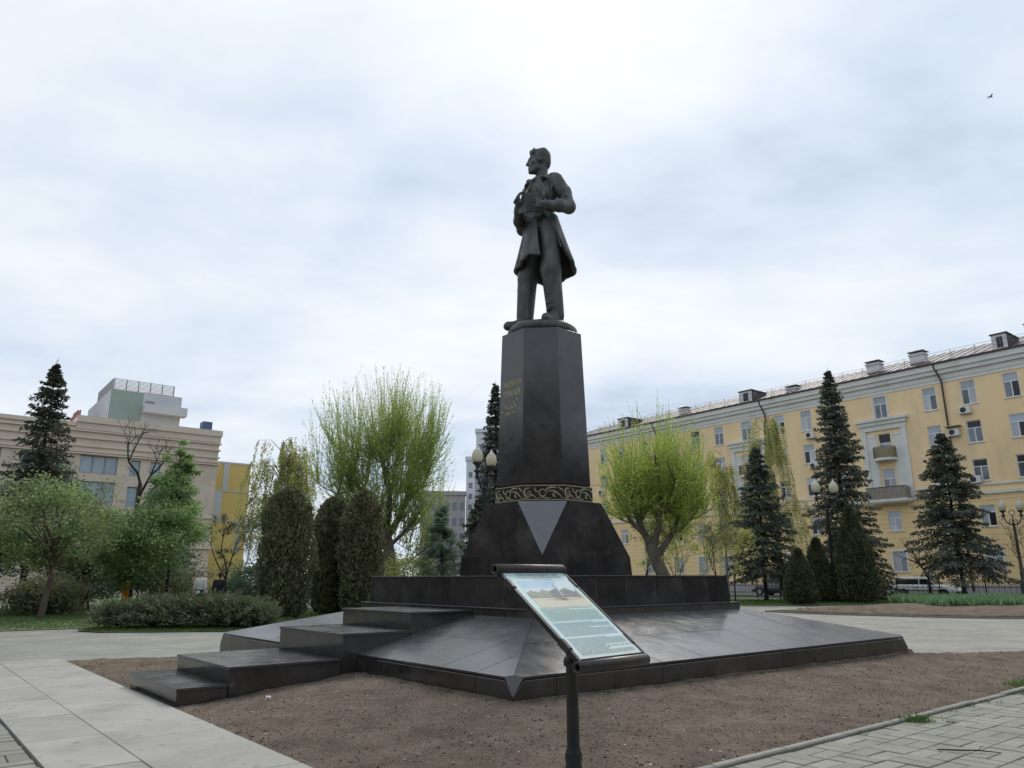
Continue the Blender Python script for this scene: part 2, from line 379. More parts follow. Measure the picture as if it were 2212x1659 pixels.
def vnoise(x, y, seed=0, octs=4, f=1.0, pers=0.55):
    tot = np.zeros_like(x, dtype=float); amp = 1.0; nrm = 0.0
    for o in range(octs):
        xf = x * f + 13.7 * o + seed * 7.13; yf = y * f - 9.1 * o + seed * 3.71
        xi = np.floor(xf).astype(np.int64); yi = np.floor(yf).astype(np.int64); tx = xf - xi; ty = yf - yi
        tx = tx * tx * (3 - 2 * tx); ty = ty * ty * (3 - 2 * ty)
        def h(i, j):
            n = (i * 374761393 + j * 668265263 + seed * 1442695041 + o * 97) & 0xffffffff
            n = ((n ^ (n >> 13)) * 1274126177) & 0xffffffff
            return ((n ^ (n >> 16)) & 0xffff) / 65535.0
        v = (h(xi, yi) * (1 - tx) + h(xi + 1, yi) * tx) * (1 - ty) + (h(xi, yi + 1) * (1 - tx) + h(xi + 1, yi + 1) * tx) * ty
        tot += amp * (v - 0.5) * 2; nrm += amp; amp *= pers; f *= 2.0
    return tot / nrm

m = MB(); m.add([(-900, -200, -0.16), (900, -200, -0.16), (900, 1500, -0.16), (-900, 1500, -0.16)], [(0, 1, 2, 3)])
tag(m.build('ground', 'ground'), kind='structure')

# paved square round the monument: sheet with a small paver pattern
def paver_sheet_material():
    mt = bpy.data.materials.new('paving_far'); mt.use_nodes = True
    N, L = mt.node_tree.nodes, mt.node_tree.links
    p = N['Principled BSDF']; geo = N.new('ShaderNodeNewGeometry')
    mp_ = N.new('ShaderNodeMapping'); mp_.inputs['Rotation'].default_value = (0, 0, R(-39)); L.new(geo.outputs['Position'], mp_.inputs[0])
    br = N.new('ShaderNodeTexBrick'); L.new(mp_.outputs[0], br.inputs[0]); br.inputs['Scale'].default_value = 1.0
    br.inputs['Brick Width'].default_value = 0.34; br.inputs['Row Height'].default_value = 0.17; br.inputs['Mortar Size'].default_value = 0.006
    br.inputs['Color1'].default_value = (0.20, 0.20, 0.172, 1); br.inputs['Color2'].default_value = (0.25, 0.246, 0.215, 1); br.inputs['Mortar'].default_value = (0.14, 0.135, 0.115, 1)
    nz = N.new('ShaderNodeTexNoise'); nz.inputs['Scale'].default_value = 0.7; nz.inputs['Detail'].default_value = 8; L.new(geo.outputs['Position'], nz.inputs[0])
    mr = N.new('ShaderNodeMapRange'); L.new(nz.outputs[0], mr.inputs[0]); mr.inputs[1].default_value = .3; mr.inputs[2].default_value = .7; mr.inputs[3].default_value = .8; mr.inputs[4].default_value = 1.15
    cx = N.new('ShaderNodeCombineXYZ')
    for i in range(3): L.new(mr.outputs[0], cx.inputs[i])
    mx = N.new('ShaderNodeMix'); mx.data_type = 'RGBA'; mx.blend_type = 'MULTIPLY'; mx.inputs[0].default_value = 1.0
    L.new(br.outputs[0], mx.inputs[6]); L.new(cx.outputs[0], mx.inputs[7]); L.new(mx.outputs[2], p.inputs['Base Color'])
    p.inputs['Roughness'].default_value = 0.85
    MATS['paving_far'] = mt
paver_sheet_material()
m = MB(); m.add([(-60, -6, -0.03), (70, -6, -0.03), (70, 44, -0.03), (-60, 44, -0.03)], [(0, 1, 2, 3)])
paving = tag(m.build('paving', 'paving_far'), kind='structure')
m = MB(); m.add([(-6, -4, -0.02), (24, -4, -0.02), (24, 16.0, -0.02), (-6, 8.3, -0.02)], [(0, 1, 2, 3)])
m.build('joint_bed', 'joint_sand', paving)

# soil bed, a band 2.47 m wide on the two front sides of the stone base
BW = 2.47
def soil_z(a, b):
    d = np.maximum(np.maximum(-a, -b), 0.0)
    t = np.clip(1 - d / BW, 0, 1)
    edge = np.where(b > 0, np.interp(b, [0, 2.5, 5.0, 9.0, 12], [0.23, 0.24, 0.19, 0.06, 0.0]), np.interp(a, [0, 9, 14], [0.23, 0.17, 0.06]))
    return -0.012 + edge * (t ** 1.15)
def soil_patch(A, B, cond, seed):
    na, nb = len(A), len(B)
    aa, bb = np.meshgrid(A, B, indexing='ij')
    X = MN.x + MU.x * aa + MV.x * bb; Y = MN.y + MU.y * aa + MV.y * bb
    Z = soil_z(aa, bb) + 0.018 * vnoise(X, Y, seed, 3, 1.3) + 0.014 * vnoise(X, Y, seed + 1, 3, 7.0) + 0.010 * np.maximum(vnoise(X, Y, seed + 2, 2, 19.0), 0)
    edge = np.minimum(np.minimum(BW + aa, BW + bb) / 0.18, 1.0)
    Z = np.where(edge < 1, -0.012 + (Z + 0.012) * np.clip(edge, 0, 1), Z)
    idx = np.arange(na * nb).reshape(na, nb)
    f = np.stack([idx[:-1, :-1], idx[1:, :-1], idx[1:, 1:], idx[:-1, 1:]], -1).reshape(-1, 4)
    ac = (aa[:-1, :-1] + aa[1:, 1:]).ravel() / 2; bc = (bb[:-1, :-1] + bb[1:, 1:]).ravel() / 2
    f = f[cond(ac, bc)]
    return np.stack([X, Y, Z], -1).reshape(-1, 3), f
cR = lambda a, b: (b < 0.12) & (a < 9.2 + np.minimum(-b * 4.1, 6.0) + 0.05 * np.sin(a * 3))
cL = lambda a, b: (a < 0.12) & (b < 9.15 - a * 0.52 + 0.06 * np.sin(a * 9))
v1, f1 = soil_patch(np.arange(-BW, 15.3, 0.05), np.arange(-BW, 0.151, 0.05), cR, 3)
v2, f2 = soil_patch(np.arange(-BW, 0.151, 0.05), np.arange(0.13, 10.6, 0.05), cL, 3)
me = bpy.data.meshes.new('soil_bed'); me.from_pydata(np.concatenate([v1, v2]).tolist(), [], np.concatenate([f1, f2 + len(v1)]).tolist())
me.polygons.foreach_set('use_smooth', [True] * len(me.polygons)); me.materials.append(MATS['soil'])
soil = tag(link(bpy.data.objects.new('soil_bed', me)), kind='structure')

OCT_V = np.array([(1, 0, 0), (-1, 0, 0), (0, 1, 0), (0, -1, 0), (0, 0, 1), (0, 0, -1)], float)
OCT_F = np.array([(0, 2, 4), (2, 1, 4), (1, 3, 4), (3, 0, 4), (2, 0, 5), (1, 2, 5), (3, 1, 5), (0, 3, 5)])
def lumps(name, P, size, rng, mat, parent, flat=0.7):
    n = len(P)
    s = size[:, None, None] * (0.65 + 0.7 * rng.random((n, 6, 1)))
    v = OCT_V[None] * s
    th = rng.random(n) * 6.283; c, sn = np.cos(th)[:, None], np.sin(th)[:, None]
    x = v[:, :, 0] * c - v[:, :, 1] * sn; y = v[:, :, 0] * sn + v[:, :, 1] * c
    v = np.stack([x * 1.25, y, v[:, :, 2] * flat], -1) + rng.normal(size=(n, 6, 3)) * size[:, None, None] * 0.18 + P[:, None, :]
    tri = v[:, OCT_F].reshape(-1, 3)
    o = fast_mesh(name, tri, 3, np.repeat(rng.random(n), 8), mat, parent)
    return tag(o, kind='stuff')
rng = np.random.default_rng(5)
def soil_points(n, near=True):
    A, B = [], []
    a = rng.uniform(-BW, 13.5, n * 3); b = rng.uniform(-BW, 10, n * 3)
    ok = ((b < -0.02) & (a < 9.2 + np.minimum(-b * 4.1, 6.0))) | ((a < -0.02) & (b > 0) & (b < 9.1 - a * 0.52))
    # denser close to the viewer
    Y = MN.y + MU.y * a + MV.y * b
    ok &= rng.random(n * 3) < np.clip(7.0 / np.maximum(Y, 4), 0, 1) ** 1.2
    # no soil lumps inside the steps
    ok &= ~((a < 0.2) & (a > -2.46) & (b > 3.36) & (b < 5.68))
    a, b = a[ok][:n], b[ok][:n]
    X = MN.x + MU.x * a + MV.x * b; Y = MN.y + MU.y * a + MV.y * b
    Z = soil_z(a, b) + 0.018 * vnoise(X, Y, 3, 3, 1.3) + 0.014 * vnoise(X, Y, 4, 3, 7.0) + 0.010 * np.maximum(vnoise(X, Y, 5, 2, 19.0), 0)
    return np.stack([X, Y, Z], -1)
P = soil_points(75000); sz = 0.0025 + 0.0035 * rng.pareto(2.4, len(P)); sz = np.minimum(sz, 0.013)
lumps('soil_clods', P, sz, rng, 'clod', soil)
P = soil_points(420); lumps('pebbles', P + [0, 0, 0.004], rng.uniform(0.005, 0.013, len(P)), rng, 'pebble', soil, 0.5)
# dry straw bits on the soil
P = soil_points(1500); th = rng.random(len(P)) * 6.283
D = np.stack([np.cos(th), np.sin(th), rng.normal(0, .15, len(P))], -1)
tag(fast_mesh('dry_straw', leaves(P + [0, 0, .006], D, rng.uniform(.02, .07, len(P)), .0045, rng), 4, rng.random(len(P)), 'pebble', soil), kind='stuff')
# small weeds along the foot of the stone base and at the kerb
def tufts(name, spots, parent, mat='grass_blade', hgt=0.05, spread=0.05, per=26):
    V = []; At = []
    for (x, y, z, s) in spots:
        n = int(per * s)
        q = np.array([x, y, z]) + rng.normal(size=(n, 3)) * [spread * s, spread * s, 0.0]
        d = np.stack([rng.normal(0, .55, n), rng.normal(0, .55, n), np.ones(n)], -1)
        V.append(leaves(q, d, hgt * s * rng.uniform(.5, 1.3, n), .006 + .004 * s, rng)); At.append(rng.random(n))
    return tag(fast_mesh(name, np.concatenate(V), 4, np.concatenate(At), mat, parent), kind='stuff')
sp = []
for i in range(60):
    a = rng.uniform(0.2, 9); p = ab(a, -0.06 - rng.random() * .12); sp.append((p[0], p[1], float(soil_z(np.array(a), np.array(-.1))), rng.uniform(.3, .7)))
for i in range(36):
    b = rng.uniform(0.2, 2.2) if i < 20 else rng.uniform(4.6, 9); p = ab(-0.06 - rng.random() * .1, b); sp.append((p[0], p[1], float(soil_z(np.array(-.1), np.array(b))), rng.uniform(.3, .6)))
tufts('soil_weeds', sp, soil)

# kerb of the soil bed on the right
KD = MU; kerb_z = 0.028
kerb = empty('kerb', ab(0, -BW), UA); kerb['kind'] = 'structure'
m = MB(); m.bbox((0.004, -0.085, -0.14), (0.996, 0.0, kerb_z), 0.012); k0 = m.build('kerb_stone', 'kerb', kerb)
for i in range(-3, 17):
    k = k0 if i == -3 else link(k0.copy(), kerb)
    k.location = (i * 1.0, rng.normal(0, .004), rng.normal(0, .004)); k.rotation_euler = (0, 0, rng.normal(0, .004))

# interlocking pavers right of the kerb: pairs of bricks, turned by turns
CELL, GAP = 0.34, 0.007
m = MB(); m.bbox((-CELL / 2 + GAP / 2, -CELL / 4 + GAP / 2, -0.06), (CELL / 2 - GAP / 2, CELL / 4 - GAP / 2, 0.0), 0.006)
brick0 = m.build('brick', 'paver', paving)
spots = []
for i in range(-14, 48):
    for j in range(1, 30):
        for h in (-1, 1):
            flat = (i + j) % 2 == 0
            a = (i + 0.5) * CELL + (0 if flat else h * CELL / 4); b = -BW - 0.092 - (j - 0.5) * CELL + (h * CELL / 4 if flat else 0)
            p = ab(a, b); spots.append((p[0], p[1], 0 if flat else 1))
# and left of the light tiles
TA = -BW - 1.676
for i in range(1, 9):
    for j in range(-16, 22):
        for h in (-1, 1):
            flat = (i + j) % 2 == 0
            a = TA - (i - 0.5) * CELL + (0 if flat else h * CELL / 4); b = (j + 0.5) * CELL + (h * CELL / 4 if flat else 0)
            p = ab(a, b); spots.append((p[0], p[1], 0 if flat else 1))
def in_view(x, y, z=0.0, mar=0.02):
    dy = y * math.cos(PITCH) + (z - CAM_H) * math.sin(PITCH)
    if dy < 0.3: return False
    u = x / dy * 1600 / 2212; v = ((z - CAM_H) * math.cos(PITCH) - y * math.sin(PITCH)) / dy * 1600 / 1659
    return abs(u) < 0.5 + mar and abs(v) < 0.5 + mar
vis = sorted([s for s in spots if in_view(s[0], s[1])], key=lambda s: s[1])
near, rest = vis[:300], vis[300:] + [s for s in spots if not in_view(s[0], s[1])]
rs = random.Random(4)
for k, (x, y, t) in enumerate(near):
    o = brick0 if k == 0 else link(brick0.copy(), paving)
    o.location = (x, y, rs.uniform(-.004, .003)); o.rotation_euler = (rs.gauss(0, .006), rs.gauss(0, .006), UA + t * math.pi / 2 + rs.gauss(0, .008))
bv = np.array([v.co for v in brick0.data.vertices]); bq = [tuple(p.vertices) for p in brick0.data.polygons]
bq4 = np.array([q for q in bq]); Vv = []
for (x, y, t) in rest:
    th = UA + t * math.pi / 2 + rs.gauss(0, .008); c, s_ = math.cos(th), math.sin(th)
    w = bv @ np.array([[c, s_, 0], [-s_, c, 0], [0, 0, 1]]) + [x, y, rs.uniform(-.004, .003)]
    Vv.append(w[bq4].reshape(-1, 3))
o = fast_mesh('bricks', np.concatenate(Vv), 4, np.repeat(rng.random(len(rest)), len(bq4)), 'paver', paving); tag(o, kind='stuff')
a_ = brick0.data.attributes.new('v', 'FLOAT', 'POINT'); a_.data.foreach_set('value', [0.5] * len(brick0.data.vertices))

# weeds in the paver joints and along the kerb
sp = []
for i in range(46):
    a = rng.uniform(5.2, 13) if i < 34 else rng.uniform(2.2, 5); p = ab(a, -BW - 0.1 + rng.normal(0, .03)); sp.append((p[0], p[1], 0.0, rng.uniform(.35, .95)))
for i in range(190):
    a = 6.2 + 8.3 * rng.random() ** .6; p = ab(a, -BW + 0.02 + abs(rng.normal(0, .10))); sp.append((p[0], p[1], 0.01, rng.uniform(.8, 1.9)))
tufts('kerb_weeds', sp, paving)
wp = ab(3.33, -BW - 0.15)
clump = tufts('weed_clump', [(wp[0] + rng.normal(0, .07), wp[1] + rng.normal(0, .04), 0.0, rng.uniform(.6, 1.2)) for i in range(16)], paving, hgt=.06)
tufts('weed_clump', [(wp[0] + .33 + rng.normal(0, .03), wp[1] - .08, 0.0, .6) for i in range(3)], paving, hgt=.035)
# fallen twig
m = MB(); t0 = Vector((3.75, 7.16, 0.012))
m.tube([t0, t0 + Vector((.16, -.09, .012)), t0 + Vector((.30, -.11, .014)), t0 + Vector((.47, -.16, .004))], [.006, .007, .006, .003], 5)
m.tube([t0 + Vector((.30, -.11, .014)), t0 + Vector((.36, -.05, .03)), t0 + Vector((.40, -.03, .03))], [.004, .003, .002], 4)
tag(m.build('fallen_twig', 'bark_dark'), 'thin dark bare twig lying on the grey pavers', 'twig')

# light concrete tiles in front of the steps
strip = empty('tile_strip', ab(-BW, 0), UA); strip['kind'] = 'structure'
def tile(a0, a1, b0, b1):
    m = MB(); pts = [ab(a0, b0), ab(a1, b0), ab(a1, b1), ab(a0, b1)]
    c = Vector((sum(p[0] for p in pts) / 4, sum(p[1] for p in pts) / 4, 0)); g = 0.0025
    q = []
    for p in pts:
        d = (c - Vector(p)); d.z = 0; q.append(Vector(p) + d.normalized() * g * 1.3)
    q2 = [p + (c - p).normalized() * 0.008 for p in q]
    z1 = 0.020 + rng.normal(0, .0015)
    m.loft([[(p.x, p.y, -.08) for p in q], [(p.x, p.y, z1 - .006) for p in q], [(p.x, p.y, z1) for p in q2]])
    o = m.build('concrete_tile', 'concrete_tile'); o.parent = strip
    o.matrix_parent_inverse = strip.matrix_basis.inverted()
bb = -6.0
while bb < 9.6:
    ln = 1.9
    tile(-BW - 0.997, -BW - 0.004, bb, min(bb + ln, 10.55) if bb + ln < 9.3 else 10.5); bb += ln
bb = -5.2
while bb < 12.5:
    tile(-BW - 1.67, -BW - 1.003, bb, bb + 1.45); bb += 1.45

# ------------------------------------------------------------------ monument: stone base, steps, pedestal
MC = MN + (MU + MV) * (SL / 2)               # axis at ground
MC.x -= 0.03
ped = empty('stone_pedestal', (MC.x, MC.y, 0), 0, 'tall dark polished granite pedestal with sloping base and steps below the bronze statue', 'pedestal')
def own(o, parent):
    o.parent = parent; o.matrix_parent_inverse = parent.matrix_world.inverted(); return o
bpy.context.view_layer.update()
def panel(name, poly, mat, parent, th=0.03, gap=0.003, bev=0.004, label=None):
    """flat stone panel: outer face = poly (CCW seen from outside), thickness inward, chamfered rim"""
    P = [Vector(p) for p in poly]; n = Vector((0, 0, 0))
    for i in range(len(P)): n += (P[i] - P[0]).cross(P[(i + 1) % len(P)] - P[0])
    n.normalize(); k = len(P)
    def inset(d):
        out_ = []
        for i in range(k):
            e1 = (P[i] - P[i - 1]).normalized(); e2 = (P[(i + 1) % k] - P[i]).normalized()
            n1 = n.cross(e1); n2 = n.cross(e2); s = n1 + n2
            out_.append(P[i] + s * (d / max(0.35, 1 + n1.dot(n2))))
        return out_
    a = inset(gap); b = inset(gap + bev)
    mb = MB(); mb.loft([[p - n * th for p in a], [p - n * bev for p in a], b])
    o = mb.build(name, mat); own(o, parent)
    if label: o['label'] = label
    return o

ZR, ZI = 0.45, 0.925                           # rim top, inner edge of the slope
QI = SL / 2 - 2.53
def side_pt(k, p, q, z):
    """point on side k of the base: p along the edge, q inwards"""
    if k == 0: return ab(p, q, z)              # front right
    if k == 1: return ab(SL - q, p, z)         # back right
    if k == 2: return ab(SL - p, SL - q, z)    # back left
    return ab(q, SL - p, z)                    # front left
def clip(poly, f):
    out_ = []
    for i in range(len(poly)):
        a, b = poly[i], poly[(i + 1) % len(poly)]; fa, fb = f(a), f(b)
        if fa >= 0: out_.append(a)
        if fa * fb < 0: t = fa / (fa - fb); out_.append((a[0] + (b[0] - a[0]) * t, a[1] + (b[1] - a[1]) * t))
    return out_
joints = {0: [.62, 1.55, 2.42, 3.3, 4.2, 5.1, 5.97, 6.8, 7.62, 8.45], 1: [.7, 2, 3.3, 4.6, 5.9, 7.2, 8.4],
          2: [.7, 2, 3.3, 4.6, 5.9, 7.2, 8.4], 3: [.62, 1.5, 2.4, 3.43, 4.5, 5.63, 6.35, 7.01, 7.67, 8.38]}
zq = lambda q: ZR + (ZI - ZR) * q / QI
# rough core under the stones
core = MB()
core.loft([[ab(.03, .03, -.1), ab(SL - .03, .03, -.1), ab(SL - .03, SL - .03, -.1), ab(.03, SL - .03, -.1)],
           [ab(.03, .03, ZR - .24), ab(SL - .03, .03, ZR - .24), ab(SL - .03, SL - .03, ZR - .24), ab(.03, SL - .03, ZR - .24)],
           [ab(.17, .17, ZR - .03), ab(SL - .17, .17, ZR - .03), ab(SL - .17, SL - .17, ZR - .03), ab(.17, SL - .17, ZR - .03)],
           [ab(QI, QI, ZI - .012), ab(SL - QI, QI, ZI - .012), ab(SL - QI, SL - QI, ZI - .012), ab(QI, SL - QI, ZI - .012)]])
own(core.build('base_core', 'mortar'), ped)
CN = 0.15
for k in range(4):
    J = [0] + joints[k] + [SL]
    for i in range(len(J) - 1):
        for (q0, q1) in ((0, 0.98), (0.98, QI)):
            poly = [(J[i], q0), (J[i + 1], q0), (J[i + 1], q1), (J[i], q1)]
            poly = clip(poly, lambda s: s[0] - s[1]); poly = clip(poly, lambda s: SL - s[0] - s[1])
            poly = clip(poly, lambda s: s[0] + s[1] - CN); poly = clip(poly, lambda s: SL - s[0] + s[1] - CN)
            pp = []
            for s in poly:
                if not pp or abs(s[0] - pp[-1][0]) + abs(s[1] - pp[-1][1]) > 1e-3: pp.append(s)
            if len(pp) > 2 and abs(pp[0][0] - pp[-1][0]) + abs(pp[0][1] - pp[-1][1]) < 1e-3: pp.pop()
            if len(pp) < 3: continue
            ar = 0.5 * abs(sum(pp[t][0] * pp[(t + 1) % len(pp)][1] - pp[(t + 1) % len(pp)][0] * pp[t][1] for t in range(len(pp))))
            if ar < 0.01: continue
            dz = rng.normal(0, .0012)
            panel('paving_slab', [side_pt(k, s[0], s[1], zq(s[1]) + dz) for s in pp], 'granite_slab', ped, 0.03, 0.0028, 0.003)
        # rim stones below the slope
        c0 = 0.30 if i == 0 else 0.0; c1 = 0.30 if i == len(J) - 2 else 0.0
        p0, p1 = J[i], J[i + 1]
        top = ZR - 0.036
        poly = [side_pt(k, p0, 0, -.12), side_pt(k, p1, 0, -.12), side_pt(k, p1, 0, top), side_pt(k, p0, 0, top)]
        if i == 0: poly = poly[:3] + [side_pt(k, CN, 0, top), side_pt(k, 0, 0, top - .15)]
        if i == len(J) - 2: poly = poly[:2] + [side_pt(k, SL, 0, top - .15), side_pt(k, SL - CN, 0, top)] + poly[3:]
        panel('rim_stone', poly, 'granite', ped, 0.035, 0.003, 0.004)

for k in range(4):
    a_, b_, c_, d_ = side_pt(k, CN, 0, ZR), side_pt(k, CN / 2, CN / 2, zq(CN / 2)), side_pt((k + 3) % 4, SL - CN, 0, ZR), side_pt(k, 0, 0, ZR - .19)
    mb = MB(); mb.add([a_, b_, c_, d_], [(0, 1, 3), (1, 2, 3)]); q_ = Vector(ab(SL / 2, SL / 2, ZR - .1)); mb.add([tuple(Vector(p).lerp(q_, .02)) for p in (a_, b_, c_, d_)], [(3, 1, 0), (3, 2, 1)])
    own(mb.build('corner_wedge', 'granite'), ped)

# small course, plinth and its coping
def square_ring(h, rot=0.0):
    return [(-h, -h), (h, -h), (h, h), (-h, h)]
def mloc(a, b, z): p = MC + MU * a + MV * b; return (p.x, p.y, z)
def course(h, z0, z1, cuts, name, mat, depth=0.05, gap=0.004, bat=0.0):
    for k in range(4):
        J = [-h] + cuts + [h]
        for i in range(len(J) - 1):
            def pt(p, z):
                hh = h - bat * (z - z0) / (z1 - z0); pz = max(-hh, min(hh, p))
                return [mloc(pz, -hh, z), mloc(hh, pz, z), mloc(-pz, hh, z), mloc(-hh, -pz, z)][k]
            panel(name, [pt(J[i], z0), pt(J[i + 1], z0), pt(J[i + 1], z1), pt(J[i], z1)], mat, ped, depth, gap, 0.004)
mb = MB(); mb.loft([[mloc(x * .9975, y * .9975, .80) for x, y in square_ring(2.53)], [mloc(x * .9975, y * .9975, 1.026) for x, y in square_ring(2.53)]])
mb.loft([[mloc(x * .9975, y * .9975, 1.0) for x, y in square_ring(2.42)], [mloc(x * .9975, y * .9975, 1.505) for x, y in square_ring(2.39)]])
own(mb.build('plinth_core', 'mortar'), ped)
course(2.53, 0.90, 1.024, [-2.0, -1.35, -.7, 0, .7, 1.35, 2.0], 'course_stone', 'granite')
course(2.42, 1.042, 1.50, [-1.75, -1.05, -.35, .35, 1.05, 1.75], 'plinth_stone', 'granite', bat=0.03, gap=0.006)
def topring(h0, h1, z, name, n=4, mat='granite_slab'):
    for k in range(4):
        for i in range(n):
            t0, t1 = -1 + 2 * i / n, -1 + 2 * (i + 1) / n
            def pt(t, h): return [mloc(t * h, -h, z), mloc(h, t * h, z), mloc(-t * h, h, z), mloc(-h, -t * h, z)][k]
            panel(name, [pt(t0, h0), pt(t1, h0), pt(t1, h1), pt(t0, h1)], mat, ped, 0.014, 0.003, 0.003)
topring(2.545, 2.41, 1.041, 'coping_slab')
topring(2.41, 1.1, 1.520, 'coping_slab')

# steps on the inscription side
def step(a0, a1, top, z0, name='step'):
    b0, b1 = 3.42, 5.62; mb = MB()
    c = [ab(a0 + .015, b0 + .015), ab(a1, b0 + .015), ab(a1, b1 - .015), ab(a0 + .015, b1 - .015)]
    mb.loft([[(p[0], p[1], z0) for p in c], [(p[0], p[1], top - .034) for p in c]])
    s = own(mb.build(name, 'granite'), ped)
    nb = 3
    for i in range(nb):
        y0, y1 = b0 + (b1 - b0) * i / nb, b0 + (b1 - b0) * (i + 1) / nb
        panel('tread', [ab(a0, y0, top), ab(a1, y0, top), ab(a1, y1, top), ab(a0, y1, top)], 'granite_slab', s, 0.032, 0.0015, 0.003)
step(-2.42, -1.80, 0.20, -.1)
step(-1.80, -0.26, 0.405, -.1)
step(-0.26, 0.83, 0.735, .0)
step(0.83, 2.03, 0.995, .3)

# flared foot: octagon above, square below
PHI = R(265.8)
def pol(ang, r, z): return (MC.x + r * math.cos(ang), MC.y + r * math.sin(ang), z)
def octc(ap, k, z): return pol(PHI + R(22.5 + 45 * k), ap / math.cos(R(22.5)), z)
def sqc(r, k, z): return pol(PHI + R(90 * k), r, z)
ZB, ZA, ZT = 1.522, 1.86, 2.85
mb = MB()
for k in range(4):
    pass
core_o = MB(); core_o.loft([[sqc(1.60, k // 2, ZB) if k % 2 == 0 else tuple((Vector(sqc(1.60, k // 2, ZB)) + Vector(sqc(1.60, k // 2 + 1, ZB))) / 2) for k in range(8)],
                            [octc(1.05, k - 1, ZT - .01) for k in range(8)]])
core_o.loft([[octc(.86, k, ZT - .1) for k in range(8)], [octc(.77, k, 6.26) for k in range(8)]])
own(core_o.build('pedestal_core', 'granite'), ped)
RS = 1.635
for k in range(4):
    # corner facet (inverted triangle)
    panel('corner_facet', [sqc(RS - .01, k, ZA), octc(1.10, 2 * k, ZT), octc(1.10, 2 * k - 1, ZT)], 'granite_sky_sheen', ped, 0.04, 0.002, 0.002)
    # side, in three upright panels, then the low upright foot
    a, b = Vector(sqc(RS, k, ZA)), Vector(sqc(RS, k + 1, ZA)); c, d = Vector(octc(1.10, 2 * k + 1, ZT)), Vector(octc(1.10, 2 * k, ZT))
    tb = [0, .27, .73, 1]; tt = [0, .0, 1.0, 1]
    for i in range(3):
        B0, B1 = a.lerp(b, tb[i]), a.lerp(b, tb[i + 1])
        if i == 0: poly = [B0, B1, d]
        elif i == 2: poly = [B0, B1, c]
        else: poly = [B0, B1, c, d]
        panel('cladding_panel', [tuple(p) for p in poly], 'granite', ped, 0.04, 0.0006, 0.001)
    a2, b2 = Vector(sqc(RS + .03, k, ZB)), Vector(sqc(RS + .03, k + 1, ZB))
    for i in range(3):
        panel('cladding_panel', [tuple(a2.lerp(b2, tb[i])), tuple(a2.lerp(b2, tb[i + 1])), tuple(a.lerp(b, tb[i + 1])), tuple(a.lerp(b, tb[i]))], 'granite', ped, 0.04, 0.0006, 0.001)
mb = MB(); mb.loft([[octc(1.09, k, ZT - .02) for k in range(8)], [octc(1.09, k, ZT + .004) for k in range(8)]]); own(mb.build('foot_top', 'granite_slab'), ped)

# ornament band
BZ0, BZ1, BA = 2.875, 3.165, 0.945
mb = MB(); mb.loft([[octc(BA - .012, k, ZT + .004) for k in range(8)], [octc(BA - .012, k, BZ1) for k in range(8)]])
mb.loft([[octc(.875, k, BZ1) for k in range(8)], [octc(.875, k, BZ1 + .03) for k in range(8)]]); own(mb.build('band', 'granite'), ped)
def ribbon(mb, pts, widths, to3, th=0.007):
    """flat raised ribbon in face coordinates"""
    n = len(pts); L_, R_ = [], []
    for i in range(n):
        a, b = pts[max(0, i - 1)], pts[min(n - 1, i + 1)]; dx, dy = b[0] - a[0], b[1] - a[1]; l = math.hypot(dx, dy) or 1
        w = widths[i] / 2; L_.append((pts[i][0] - dy / l * w, pts[i][1] + dx / l * w)); R_.append((pts[i][0] + dy / l * w, pts[i][1] - dx / l * w))
    V = []
    for i in range(n): V += [to3(*L_[i], 0), to3(*R_[i], 0), to3(*R_[i], th), to3(*L_[i], th)]
    F = []
    for i in range(n - 1):
        o = 4 * i; F += [(o + 3, o + 2, o + 6, o + 7), (o + 2, o + 1, o + 5, o + 6), (o, o + 3, o + 7, o + 4)]
    F += [(0, 1, 2, 3), (4 * n - 1, 4 * n - 2, 4 * n - 3, 4 * n - 4)]
    mb.add(V, F)
def arc(cx, cy, r0, r1, a0, a1, n=16):
    return [(cx + (r0 + (r1 - r0) * t / n) * math.cos(R(a0 + (a1 - a0) * t / n)), cy + (r0 + (r1 - r0) * t / n) * math.sin(R(a0 + (a1 - a0) * t / n))) for t in range(n + 1)]
def bez(p0, p1, p2, p3, n=14):
    o = []
    for i in range(n + 1):
        t = i / n; s = 1 - t
        o.append(tuple(s**3 * p0[j] + 3 * s * s * t * p1[j] + 3 * s * t * t * p2[j] + t**3 * p3[j] for j in range(2)))
    return o
def taper(n, w0, w1, w2): return [w0 + (w1 - w0) * (i / (n / 2)) if i < n / 2 else w1 + (w2 - w1) * ((i - n / 2) / (n / 2)) for i in range(n + 1)]
SW, SH = 2 * BA * math.tan(R(22.5)), BZ1 - BZ0
